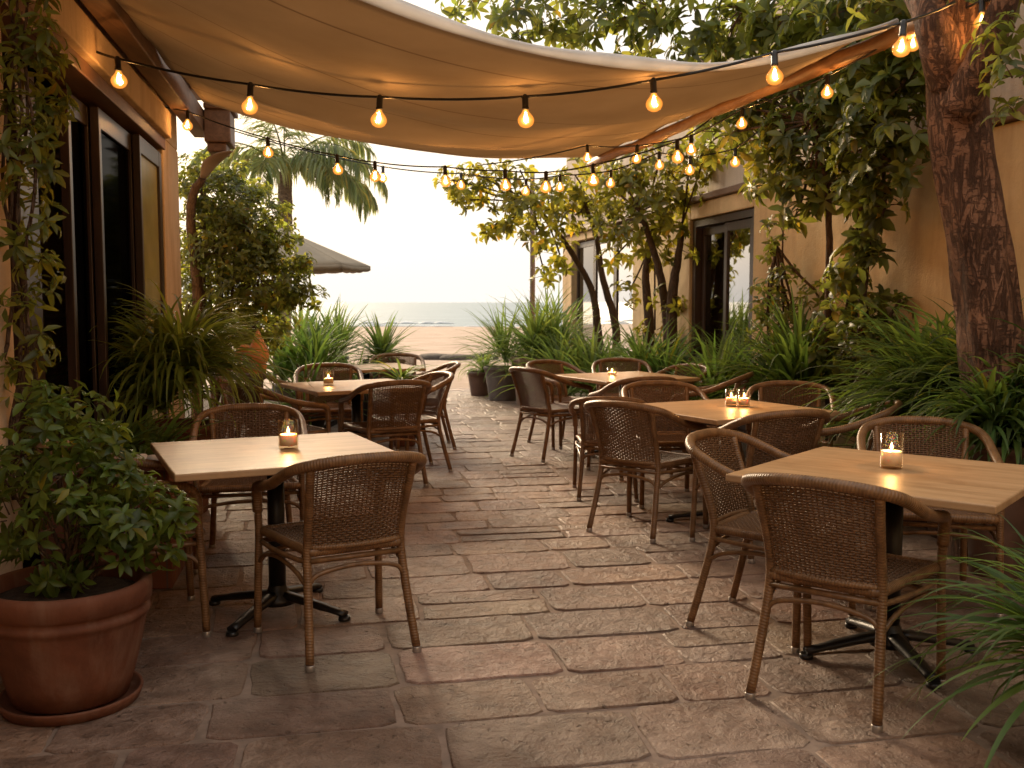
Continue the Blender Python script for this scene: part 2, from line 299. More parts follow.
# ------------------------------------------------------------------ mesh helpers
class MB:
    def __init__(s): s.v, s.f, s.uv, s.t, s.smooth = [], [], [], [], []
    def face(s, idx, uv=None, tint=1.0, smooth=True):
        s.f.append(idx); s.uv.append(uv); s.t.append(tint); s.smooth.append(smooth)
    def quadstrip(s, a, b, **k): pass
    def box(s, c, size, rot=0.0, tint=1.0, M=None):
        hx, hy, hz = size[0] / 2, size[1] / 2, size[2] / 2; n = len(s.v)
        m = M or (Matrix.Translation(Vector(c)) @ Matrix.Rotation(rot, 4, 'Z'))
        for x in (-hx, hx):
            for y in (-hy, hy):
                for z in (-hz, hz): s.v.append(tuple(m @ Vector((x, y, z))))
        for q in ((0, 1, 3, 2), (4, 6, 7, 5), (0, 4, 5, 1), (2, 3, 7, 6), (0, 2, 6, 4), (1, 5, 7, 3)):
            s.face(tuple(n + i for i in q), None, tint, False)
    def hexa(s, p, tint=1.0):
        """eight corners: bottom a b c d, top a b c d"""
        n = len(s.v); s.v += [tuple(q) for q in p]
        for q in ((3, 2, 1, 0), (4, 5, 6, 7), (0, 1, 5, 4), (1, 2, 6, 5), (2, 3, 7, 6), (3, 0, 4, 7)):
            s.face(tuple(n + i for i in q), None, tint, False)
    def tube(s, pts, rad, sides=8, closed=False, caps=True, tint=1.0, flat=None, upref=None):
        pts = [Vector(p) for p in pts]; m = len(pts)
        rads = rad if isinstance(rad, (list, tuple)) else [rad] * m
        n0 = len(s.v); L = 0.0; us = []
        T = []
        for i in range(m):
            a = pts[(i - 1) % m] if (closed or i > 0) else pts[i]
            b = pts[(i + 1) % m] if (closed or i < m - 1) else pts[i]
            d = (b - a); T.append(d.normalized() if d.length > 1e-9 else Vector((0, 0, 1)))
        up = Vector(upref) if upref else (Vector((0, 0, 1)) if abs(T[0].z) < 0.9 else Vector((1, 0, 0)))
        N = (up - T[0] * up.dot(T[0])).normalized()
        for i in range(m):
            if i:
                L += (pts[i] - pts[i - 1]).length
                N = (N - T[i] * N.dot(T[i]))
                N = N.normalized() if N.length > 1e-6 else T[i].orthogonal().normalized()
            us.append(L); B = T[i].cross(N)
            for k in range(sides):
                an = 2 * math.pi * (k + 0.5) / sides
                rn, rb = (rads[i], rads[i]) if flat is None else (rads[i] * flat[0], rads[i] * flat[1])
                s.v.append(tuple(pts[i] + N * (math.cos(an) * rn) + B * (math.sin(an) * rb)))
        rng = m if closed else m - 1
        for i in range(rng):
            j = (i + 1) % m; u1 = us[j] if j else L + (pts[0] - pts[-1]).length
            for k in range(sides):
                k2 = (k + 1) % sides
                s.face((n0 + i * sides + k, n0 + i * sides + k2, n0 + j * sides + k2, n0 + j * sides + k),
                       ((us[i], k / sides), (us[i], (k + 1) / sides), (u1, (k + 1) / sides), (u1, k / sides)), tint)
        if caps and not closed:
            s.face(tuple(n0 + k for k in range(sides - 1, -1, -1)), None, tint, False)
            s.face(tuple(n0 + (m - 1) * sides + k for k in range(sides)), None, tint, False)
    def lathe(s, prof, seg=32, c=(0, 0, 0), tint=1.0, capb=True, capt=False, wob=0.0):
        n0 = len(s.v); ph = random.random() * 6
        for (r, z) in prof:
            for k in range(seg):
                an = 2 * math.pi * k / seg; rr = r * (1 + wob * math.sin(2 * an + ph) + wob * 0.6 * math.sin(3 * an + z * 9))
                s.v.append((c[0] + rr * math.cos(an), c[1] + rr * math.sin(an), c[2] + z))
        for i in range(len(prof) - 1):
            for k in range(seg):
                k2 = (k + 1) % seg
                s.face((n0 + i * seg + k, n0 + i * seg + k2, n0 + (i + 1) * seg + k2, n0 + (i + 1) * seg + k), None, tint)
        if capb: s.face(tuple(n0 + k for k in range(seg - 1, -1, -1)), None, tint, False)
        if capt: s.face(tuple(n0 + (len(prof) - 1) * seg + k for k in range(seg)), None, tint, False)
    def leaf(s, base, d, up, L, W, tint=1.0, curl=0.25, fold=0.22):
        d = d.normalized(); sd = d.cross(up)
        sd = sd.normalized() if sd.length > 1e-4 else d.orthogonal().normalized()
        nn = sd.cross(d); n = len(s.v)
        m = base + d * (L * 0.42) + nn * (L * 0.03)
        q = base + d * (L * 0.75) - nn * (L * curl * 0.35)
        tip = base + d * (L * 0.98) - nn * (L * curl)
        f = nn * (W * fold)
        s.v += [tuple(base), tuple(m + sd * W * 0.5 + f), tuple(m), tuple(m - sd * W * 0.5 + f),
                tuple(q + sd * W * 0.36 + f * 0.7), tuple(q), tuple(q - sd * W * 0.36 + f * 0.7), tuple(tip)]
        for k in ((0, 2, 1), (0, 3, 2), (1, 2, 5, 4), (2, 3, 6, 5), (4, 5, 7), (5, 6, 7)):
            s.face(tuple(n + i for i in k), None, tint, True)
    def blade(s, base, az, el, L, W, droop, seg=6, tint=1.0, twist=0.0):
        n0 = len(s.v); p = Vector(base); h = Vector((math.cos(az), math.sin(az), 0)); side0 = Vector((-math.sin(az), math.cos(az), 0))
        e = el
        for i in range(seg + 1):
            u = i / seg
            w = W * (0.45 + 0.55 * min(1, u * 4)) * (1 - max(0, (u - 0.35) / 0.65) ** 1.7) * 0.5 + 0.0006
            dirv = h * math.cos(e) + Vector((0, 0, 1)) * math.sin(e)
            nrm = -h * math.sin(e) + Vector((0, 0, 1)) * math.cos(e)
            sd = side0 * math.cos(twist * u) + nrm * math.sin(twist * u)
            s.v += [tuple(p + sd * w + nrm * w * 0.35), tuple(p), tuple(p - sd * w + nrm * w * 0.35)]
            p = p + dirv * (L / seg); e -= droop * (0.35 + 1.3 * u) / seg
        for i in range(seg):
            a = n0 + i * 3
            s.face((a, a + 1, a + 4, a + 3), None, tint); s.face((a + 1, a + 2, a + 5, a + 4), None, tint)
    def build(s, name, mat, parent=None, label=None):
        me = bpy.data.meshes.new(name); me.from_pydata(s.v, [], s.f); me.update()
        me.polygons.foreach_set('use_smooth', s.smooth)
        if any(u is not None for u in s.uv):
            ul = me.uv_layers.new(name='UVMap'); k = 0
            for i, f in enumerate(s.f):
                for j in range(len(f)):
                    if s.uv[i] is not None: ul.data[k].uv = s.uv[i][j]
                    k += 1
        if any(t_ != 1.0 for t_ in s.t):
            at_ = me.color_attributes.new('tint', 'FLOAT_COLOR', 'CORNER'); buf = []
            for i, f in enumerate(s.f):
                tt = s.t[i]; c4 = (tt, tt, tt, 1.0) if not isinstance(tt, tuple) else (*tt, 1.0)
                buf.extend(c4 * len(f))
            at_.data.foreach_set('color', buf)
        me.materials.append(MATS[mat] if isinstance(mat, str) else mat)
        o = bpy.data.objects.new(name, me); COL.objects.link(o)
        if parent is not None: o.parent = parent
        if label: o['label'] = label
        return o

def tag(o, label=None, cat=None, group=None, kind=None):
    if label: o['label'] = label
    if cat: o['category'] = cat
    if group: o['group'] = group
    if kind: o['kind'] = kind
    return o
def empty(name, loc=(0, 0, 0), rz=0.0, label=None, cat=None, group=None):
    o = bpy.data.objects.new(name, None); COL.objects.link(o); o.location = loc; o.rotation_euler = (0, 0, rz)
    o.empty_display_size = 0.1
    return tag(o, label, cat, group)
def copy_tree(o, parent=None):
    c = o.copy(); COL.objects.link(c)
    if parent is not None: c.parent = parent
    for ch in [x for x in o.children]: copy_tree(ch, c)
    return c
def smooth_path(pts, n=6, closed=False):
    P = [Vector(p) for p in pts]; out = []; m = len(P)
    rng = m if closed else m - 1
    for i in range(rng):
        p0 = P[(i - 1) % m] if (closed or i > 0) else P[0] * 2 - P[1]
        p1, p2 = P[i], P[(i + 1) % m]
        p3 = P[(i + 2) % m] if (closed or i < m - 2) else P[-1] * 2 - P[-2]
        for k in range(n):
            u = k / n
            out.append(0.5 * ((2 * p1) + (p2 - p0) * u + (2 * p0 - 5 * p1 + 4 * p2 - p3) * u * u + (3 * p1 - p0 - 3 * p2 + p3) * u ** 3))
    if not closed: out.append(P[-1])
    return out
def bevel(o, w=0.004, seg=2):
    b = o.modifiers.new('edge', 'BEVEL'); b.width = w; b.segments = seg; b.limit_method = 'ANGLE'; b.angle_limit = R(40); return o
rnd = random.uniform

# ------------------------------------------------------------------ setting: ground, beach, sea
ADIR = Vector((-0.196, 0.981, 0)); ACR = Vector((0.981, 0.196, 0))
g = MB()
xs = [-3000, -400, -60, -20, -8, -4, 0, 4, 8, 20, 60, 400, 3000]
ys = [-3000, -200, -20, 1, 8, 14, 16.5, 19, 22, 26, 30, 36, 44, 54, 66, 80, 92, 104, 130, 400]
def beach_z(x, y):
    if y < 16: return -0.06
    return -0.06 - 0.0105 * (y - 16)
for y in ys:
    for x in xs: g.v.append((x, y, beach_z(x, y)))
nx = len(xs)
for j in range(len(ys) - 1):
    for i in range(nx - 1): g.face((j * nx + i, j * nx + i + 1, (j + 1) * nx + i + 1, (j + 1) * nx + i))
tag(g.build('sand_beach', 'sand'), kind='structure')
SEA_Z = beach_z(0, 92)
g = MB(); n = 40
for j, y in enumerate([85, 110, 150, 220, 350, 600, 1200, 2500, 5200]):
    for i in range(n + 1): g.v.append(((i / n - 0.5) * (300 + y * 2.2), y, SEA_Z))
for j in range(8):
    for i in range(n): g.face((j * (n + 1) + i, j * (n + 1) + i + 1, (j + 1) * (n + 1) + i + 1, (j + 1) * (n + 1) + i))
tag(g.build('sea', 'sea_water'), kind='structure')
g = MB()                                             # low surf along the shore
for row, (yy, hh, ww) in enumerate(((91.5, 0.10, 0.9), (97.0, 0.16, 1.1), (106, 0.22, 1.2))):
    for i in range(60):
        x0 = -60 + i * 2 + rnd(-.4, .4)
        if random.random() < (0.12 if row == 0 else 0.45): continue
        a = yy + 1.4 * math.sin(i * 0.35 + row) + rnd(-.3, .3)
        g.tube([(x0, a, SEA_Z + 0.02), (x0 + 0.8, a + rnd(-.2, .2), SEA_Z + hh * 0.5), (x0 + 2.3, a + rnd(-.3, .3), SEA_Z + 0.02)], [0.05, hh, 0.05], 6, flat=(0.8, ww * 2))
tag(g.build('surf', 'sea_foam'), kind='stuff')
g = MB()
for c_, r_, h_ in (((-1.55, 27.6), 0.55, 0.14), ((-1.0, 27.9), 0.5, 0.12), ((-2.2, 27.9), 0.6, 0.15), ((-0.75, 27.7), 0.35, 0.16), ((-1.8, 28.1), 0.5, 0.12)):
    zz = beach_z(*c_); n0 = len(g.v)
    prof = [(r_, -0.05), (r_ * 0.93, h_ * 0.45), (r_ * 0.7, h_ * 0.85), (r_ * 0.3, h_), (0.01, h_)]
    g.lathe(prof, 14, (c_[0], c_[1], zz), wob=0.12)
tag(g.build('seaweed_heap', 'seaweed'), 'dark heap of washed up seaweed on the sand beyond the path', 'seaweed')

# paved floor: one slab of mortar with individually shaped stones
def alley(s_, t_, z=0.0): return Vector((s_ * ACR.x + t_ * ADIR.x, s_ * ACR.y + t_ * ADIR.y, z))
g = MB()
g.hexa([alley(-4.2, -3, -0.15), alley(6.2, -3, -0.15), alley(6.2, 16.2, -0.15), alley(-4.2, 16.2, -0.15),
        alley(-4.2, -3, -0.0065), alley(6.2, -3, -0.0065), alley(6.2, 16.2, -0.0065), alley(-4.2, 16.2, -0.0065)])
tag(g.build('patio_base', 'mortar'), kind='structure')
def rounded_stone(mb, s0, s1, t0, t1, z, tint):
    cs, ct = (s0 + s1) / 2, (t0 + t1) / 2; a, b = (s1 - s0) / 2, (t1 - t0) / 2
    n = 36; ring = []
    pw = rnd(9.0, 26.0); sk = rnd(-0.014, 0.014); wo = [rnd(-1, 1) for _ in range(4)]
    for k in range(n):
        an = 2 * math.pi * k / n; cx, sy = math.cos(an), math.sin(an)
        r_ = (abs(cx) ** pw + abs(sy) ** pw) ** (-1 / pw)
        w = 1 + 0.016 * (wo[0] * math.sin(3 * an + wo[1] * 3) + wo[2] * math.sin(5 * an + wo[3] * 3)) - 0.022 * abs(noise.noise(Vector((cx * 2.6 + cs * 7, sy * 2.6 + ct * 7, 1.7)))) - 0.010 * random.random()
        ring.append((cs + a * r_ * cx * w + sk * sy, ct + b * r_ * sy * w))
    tx, ty = rnd(-0.003, 0.003), rnd(-0.003, 0.003)
    n0 = len(mb.v)
    for inset, dz in ((1.0, -0.022), (0.9985, -0.0055), (1 - 0.004 / min(a, b), 0.0)):
        for (p, q) in ring:
            ps, qt = cs + (p - cs) * inset, ct + (q - ct) * inset
            v_ = alley(ps, qt, z + dz + (tx * (p - cs) / a + ty * (q - ct) / b if dz > -0.02 else 0)); mb.v.append(tuple(v_))
    for r_ in range(2):
        for k in range(n):
            k2 = (k + 1) % n
            mb.face((n0 + r_ * n + k, n0 + r_ * n + k2, n0 + (r_ + 1) * n + k2, n0 + (r_ + 1) * n + k), None, tint, True)
    mb.face(tuple(n0 + 2 * n + k for k in range(n)), None, tint, False)
g = MB(); tt = -2.9; row = 0
while tt < 16.0:
    h = rnd(0.28, 0.43) if tt < 6 else rnd(0.23, 0.38)
    s_ = -4.1 + rnd(0, 0.4)
    while s_ < 6.0:
        w = rnd(0.34, 0.66) if tt < 6 else rnd(0.28, 0.60)
        j0, j1 = rnd(0.003, 0.009), rnd(0.003, 0.009)
        b_ = rnd(0.70, 1.25); tint = (b_ * rnd(0.96, 1.06), b_ * rnd(0.96, 1.02), b_ * rnd(0.92, 1.04))
        if random.random() < 0.16 and h > 0.3:
            sp = h * rnd(0.4, 0.6)
            rounded_stone(g, s_ + j0, s_ + w - j1, tt + j0, tt + sp - 0.006, rnd(-0.0018, 0.0012), tint)
            b2 = rnd(0.75, 1.2); rounded_stone(g, s_ + j0, s_ + w - j1, tt + sp + 0.006, tt + h - j1, rnd(-0.0018, 0.0012), (b2, b2 * 0.99, b2 * 0.97))
        else:
            rounded_stone(g, s_ + j0, s_ + w - j1, tt + j0 + rnd(-0.004, 0.004), tt + h - j1 + rnd(-0.004, 0.004), rnd(-0.0018, 0.0012), tint)
        s_ += w
    tt += h; row += 1
tag(g.build('patio_paving', 'paving_stone'), kind='structure')

# ------------------------------------------------------------------ left building
def lp(D, v, z): return Vector((-1.311 - 0.18 * D + 0.984 * v, D + 0.177 * v, z))
def lbox(mb, D0, D1, v0, v1, z0, z1):
    mb.hexa([lp(D0, v0, z0), lp(D0, v1, z0), lp(D1, v1, z0), lp(D1, v0, z0), lp(D0, v0, z1), lp(D0, v1, z1), lp(D1, v1, z1), lp(D1, v0, z1)])
B1 = empty('restaurant_building', lp(8.4, 0, 0), 0, 'cream plastered restaurant front with tall dark wooden folding doors and eaves', 'building')
def bpart(mb, name, mat, par=None, bev=0.0):
    par = par or B1; o = mb.build(name, mat)
    base = par.location if par.parent is None else Vector((0, 0, 0))
    o.parent = par; 
    if par.parent is None: o.matrix_parent_inverse = Matrix.Translation(-par.location)
    if bev: bevel(o, bev)
    return o
m = MB(); lbox(m, -3, 4.13, -0.25, 0, 0, 2.70); lbox(m, 8.0, 8.8, -0.25, 0, 0, 2.70); lbox(m, -3, 8.8, -0.25, -0.002, 2.703, 3.25)
lbox(m, 8.55, 8.8, -3.2, -0.253, 0, 3.25)
bpart(m, 'wall', 'cream_plaster', bev=0.012)
m = MB(); lbox(m, -3, 8.0, 0.0, 0.07, 2.68, 2.88); bpart(m, 'fascia', 'cream_plaster', bev=0.01)
m = MB(); lbox(m, -3, 7.985, -0.20, 0.025, 2.59, 2.677); bpart(m, 'lintel', 'trim_wood', bev=0.006)
m = MB(); lbox(m, -3, 9.3, 0.075, 0.21, 2.90, 3.09); bpart(m, 'eave_beam', 'beam_wood', bev=0.008)
m = MB(); lbox(m, -3, 9.4, -3.2, 0.36, 3.255, 3.36); bpart(m, 'roof', 'beam_wood')
m = MB(); m.hexa([(-4.5, -3.6, 0), (8.0, -3.6, 0), (8.0, -3.3, 0), (-4.5, -3.3, 0), (-4.5, -3.6, 3.9), (8.0, -3.6, 3.9), (8.0, -3.3, 3.9), (-4.5, -3.3, 3.9)]); bpart(m, 'added_rear_wall', 'cream_plaster')  # unseen wall added behind the camera to block light from the back
for D_ in (1.6, 2.9, 4.2, 5.5, 6.8, 8.1):
    m = MB(); lbox(m, D_, D_ + 0.09, 0.0, 0.34, 3.105, 3.25); bpart(m, 'rafter', 'beam_wood', bev=0.006)
m = MB()
lbox(m, 8.85, 9.28, 0.215, 0.44, 2.80, 3.08); lbox(m, 8.88, 9.22, 0.235, 0.40, 2.72, 2.797); lbox(m, 8.82, 9.32, 0.215, 0.47, 3.083, 3.13)
bpart(m, 'bracket', 'beam_wood', bev=0.012)
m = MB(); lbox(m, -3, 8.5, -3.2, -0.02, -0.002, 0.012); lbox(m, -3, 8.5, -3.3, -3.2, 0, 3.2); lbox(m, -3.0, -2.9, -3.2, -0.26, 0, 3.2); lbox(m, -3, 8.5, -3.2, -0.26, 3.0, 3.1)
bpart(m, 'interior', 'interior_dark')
m = MB()
for z_ in (0.55, 1.02, 1.36, 1.74, 2.12): lbox(m, 4.27, 5.30, -0.66, -0.44, z_, z_ + 0.085)
lbox(m, 4.20, 4.268, -0.68, -0.42, 0.012, 2.4); lbox(m, 5.302, 5.37, -0.68, -0.42, 0.012, 2.4)
bpart(m, 'shelf', 'trim_wood', bev=0.004)
m = MB(); lbox(m, 4.98, 5.30, -0.30, -0.20, 0.012, 2.565); bpart(m, 'door_post', 'door_wood', bev=0.006)
def panel(D0, D1, v, gl, nm, stile=0.09, mat='door_wood'):
    f = MB()
    lbox(f, D0, D0 + stile, v, v + 0.05, 0.02, 2.56); lbox(f, D1 - stile, D1, v, v + 0.05, 0.02, 2.56)
    lbox(f, D0 + stile, D1 - stile, v + 0.002, v + 0.048, 0.02, 0.24); lbox(f, D0 + stile, D1 - stile, v + 0.002, v + 0.048, 2.44, 2.56)
    fr = bpart(f, nm, mat, bev=0.004)
    q = MB(); lbox(q, D0 + stile - 0.01, D1 - stile + 0.01, v + 0.018, v + 0.03, 0.2, 2.46)
    o = q.build('pane', gl); o.parent = fr
    return fr
panel(5.62, 6.13, -0.17, 'smoked_glass', 'door', 0.06); panel(6.08, 7.10, -0.11, 'smoked_glass', 'door', 0.06)
panel(7.06, 7.90, -0.055, 'reflection_tint_pane', 'window', 0.05)
m = MB(); lbox(m, 7.905, 7.985, -0.13, -0.01, 0.0, 2.56); bpart(m, 'door_frame', 'door_wood', bev=0.004)
for ob_ in list(B1.children):
    for ch in ob_.children: pass

# ------------------------------------------------------------------ right building
def rp(D, v, z): return Vector((4.48 - 0.2 * D - 0.981 * v, D - 0.196 * v, z))
def rbox(mb, D0, D1, v0, v1, z0, z1):
    mb.hexa([rp(D0, v1, z0), rp(D0, v0, z0), rp(D1, v0, z0), rp(D1, v1, z0), rp(D0, v1, z1), rp(D0, v0, z1), rp(D1, v0, z1), rp(D1, v1, z1)])
B2 = empty('courtyard_house', rp(12, 0, 0), 0, 'ochre plastered house with dark framed glass doors behind the climbing trees', 'building')
m = MB(); H = 2.542
for a_, b_ in ((-3, 10.2), (11.9, 14.0), (17.3, 17.9)): rbox(m, a_, b_, -0.25, 0, 0, H)
rbox(m, 10.2, 11.9, -0.25, 0, 2.36, H); rbox(m, 14.0, 17.3, -0.25, 0, 2.42, H)
rbox(m, 17.65, 17.9, -4, -0.253, 0, H)
bpart(m, 'wall', 'ochre_plaster', B2, 0.012)
m = MB(); rbox(m, -3, 17.9, -0.25, -0.06, 2.622, 4.3); rbox(m, 17.65, 17.9, -4, -0.253, 2.5, 4.3); bpart(m, 'upper_wall', 'grey_plaster', B2, 0.01)
m = MB(); rbox(m, -3, 17.95, -0.2, 0.055, 2.545, 2.62); bpart(m, 'ledge', 'beam_wood', B2, 0.01)
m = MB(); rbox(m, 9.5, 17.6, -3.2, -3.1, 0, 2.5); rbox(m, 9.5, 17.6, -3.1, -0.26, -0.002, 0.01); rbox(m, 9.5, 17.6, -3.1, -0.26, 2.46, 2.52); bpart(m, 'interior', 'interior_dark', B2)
def rpanel(D0, D1, v, z0, z1, gl, nm, st=0.075):
    f = MB()
    rbox(f, D0, D0 + st, v, v + 0.05, z0, z1); rbox(f, D1 - st, D1, v, v + 0.05, z0, z1)
    rbox(f, D0 + st, D1 - st, v + 0.002, v + 0.048, z0, z0 + 0.14); rbox(f, D0 + st, D1 - st, v + 0.002, v + 0.048, z1 - 0.09, z1)
    fr = bpart(f, nm, 'door_wood', B2, 0.004)
    q = MB(); rbox(q, D0 + st - 0.01, D1 - st + 0.01, v + 0.02, v + 0.03, z0 + 0.12, z1 - 0.07)
    q.build('pane', gl).parent = fr
m = MB(); rbox(m, 10.21, 10.30, -0.16, -0.03, 0, 2.35); rbox(m, 11.80, 11.89, -0.16, -0.03, 0, 2.35); rbox(m, 10.30, 11.80, -0.16, -0.03, 2.27, 2.35)
bpart(m, 'door_frame', 'door_wood', B2, 0.004)
rpanel(10.31, 11.03, -0.10, 0.02, 2.26, 'door_glass', 'door'); rpanel(11.00, 11.79, -0.16, 0.02, 2.26, 'dark_glass', 'door')
rpanel(14.02, 15.1, -0.14, 0.02, 2.40, 'door_glass', 'window'); rpanel(15.11, 16.2, -0.14, 0.02, 2.40, 'door_glass', 'window'); rpanel(16.21, 17.28, -0.14, 0.02, 2.40, 'dark_glass', 'window')
def fix_children(root):
    for p in root.children:
        for ch in p.children: ch.matrix_parent_inverse = Matrix.Identity(4)
fix_children(B1); fix_children(B2)

# soil beds along both walls
def bed(name, pts, z):
    m = MB(); n = len(pts); m.v = [(p[0], p[1], 0.0) for p in pts] + [(p[0], p[1], z) for p in pts]
    m.face(tuple(n + i for i in range(n)), None, 1.0, False)
    for i in range(n): m.face((i, (i + 1) % n, n + (i + 1) % n, n + i), None, 1.0, False)
    return tag(m.build(name, 'soil'), kind='structure')
bed('soil_bed', [rp(4.2, 0.75, 0), rp(4.2, 0.01, 0), rp(17.8, 0.01, 0), rp(17.8, 1.2, 0), rp(13, 1.25, 0), rp(9.5, 0.55, 0), rp(7, 0.65, 0)], 0.06)
bed('soil_bed', [(-4.4, 8.9, 0), (-2.75, 8.95, 0), (-2.1, 10.2, 0), (-1.9, 13.0, 0), (-2.2, 15.5, 0), (-5.5, 15.5, 0)], 0.06)

# ------------------------------------------------------------------ canopy and its pole
LF, LB = Vector((-1.80, 3.0, 2.98)), Vector((-2.50, 8.25, 3.02))
POLE_A, POLE_B = at(963, 7, 5.3), at(592, 164, 10.8)
RF, RB = POLE_A.lerp(POLE_B, 0.09) + Vector((-0.02, 0, 0.05)), POLE_A.lerp(POLE_B, 0.95) + Vector((-0.02, 0, 0.05))
def sail_pt(s_, t_):
    p = LF.lerp(LB, t_).lerp(RF.lerp(RB, t_), s_)
    k = 4 * s_ * (1 - s_)
    p.z -= k * (0.475 * (1 - t_) + 0.20 * t_) + 0.10 * k * math.sin(math.pi * t_)
    p.y += 0.22 * k * (1 - t_) ** 2 - 0.12 * k * t_ ** 2
    p.z += 0.015 * math.sin(5 * math.pi * t_ + 1.2 * s_) * (0.4 + 0.6 * k) + 0.014 * math.sin(23 * t_ + 6 * s_)
    p.z += 0.03 * noise.noise(Vector((s_ * 4, t_ * 6, 3)))
    ed = min(s_, 1 - s_)
    p.z += 0.007 * math.sin(t_ * 40) * max(0, 1 - ed * 9)
    return p
SAIL = empty('shade_canopy', tuple(sail_pt(0.5, 0.5)), 0, 'tan canvas shade canopy with stitched seams stretched over the patio tables', 'canopy')
m = MB(); NS, NTT = 64, 44
for j in range(NTT + 1):
    for i in range(NS + 1): m.v.append(tuple(sail_pt(i / NS, j / NTT)))
for j in range(NTT):
    for i in range(NS):
        q = lambda a, b: b * (NS + 1) + a
        m.face((q(i, j), q(i + 1, j), q(i + 1, j + 1), q(i, j + 1)), ((i / NS, j / NTT), ((i + 1) / NS, j / NTT), ((i + 1) / NS, (j + 1) / NTT), (i / NS, (j + 1) / NTT)))
o = bpart(m, 'canvas', 'sail_canvas', SAIL)
sol = o.modifiers.new('thick', 'SOLIDIFY'); sol.thickness = 0.003
m = MB(); NS = 80
for i in range(NS + 1):
    p = sail_pt(i / NS, 0); w = 0.045 + 0.012 * math.sin(i * 0.3)
    m.v += [tuple(p + Vector((0, -0.012, -0.012))), tuple(p + Vector((0, -0.03, w * 0.5))), tuple(p + Vector((0, 0.0, w))), tuple(p + Vector((0, 0.03, w * 0.9)))]
for i in range(NS):
    a = i * 4
    for k in range(3): m.face((a + k, a + 4 + k, a + 5 + k, a + 1 + k))
o = bpart(m, 'hem', 'skylit_hem', SAIL); sol = o.modifiers.new('thick', 'SOLIDIFY'); sol.thickness = 0.004
m = MB(); pts = [POLE_A.lerp(POLE_B, k / 14) + Vector((rnd(-.012, .012), 0, rnd(-.012, .012))) for k in range(15)]
m.tube(pts, [0.05 + rnd(-.004, .004) for _ in pts], 10)
tag(m.build('wooden_pole', 'pole_wood'), 'long brown wooden pole carrying the right edge of the canvas canopy', 'pole')

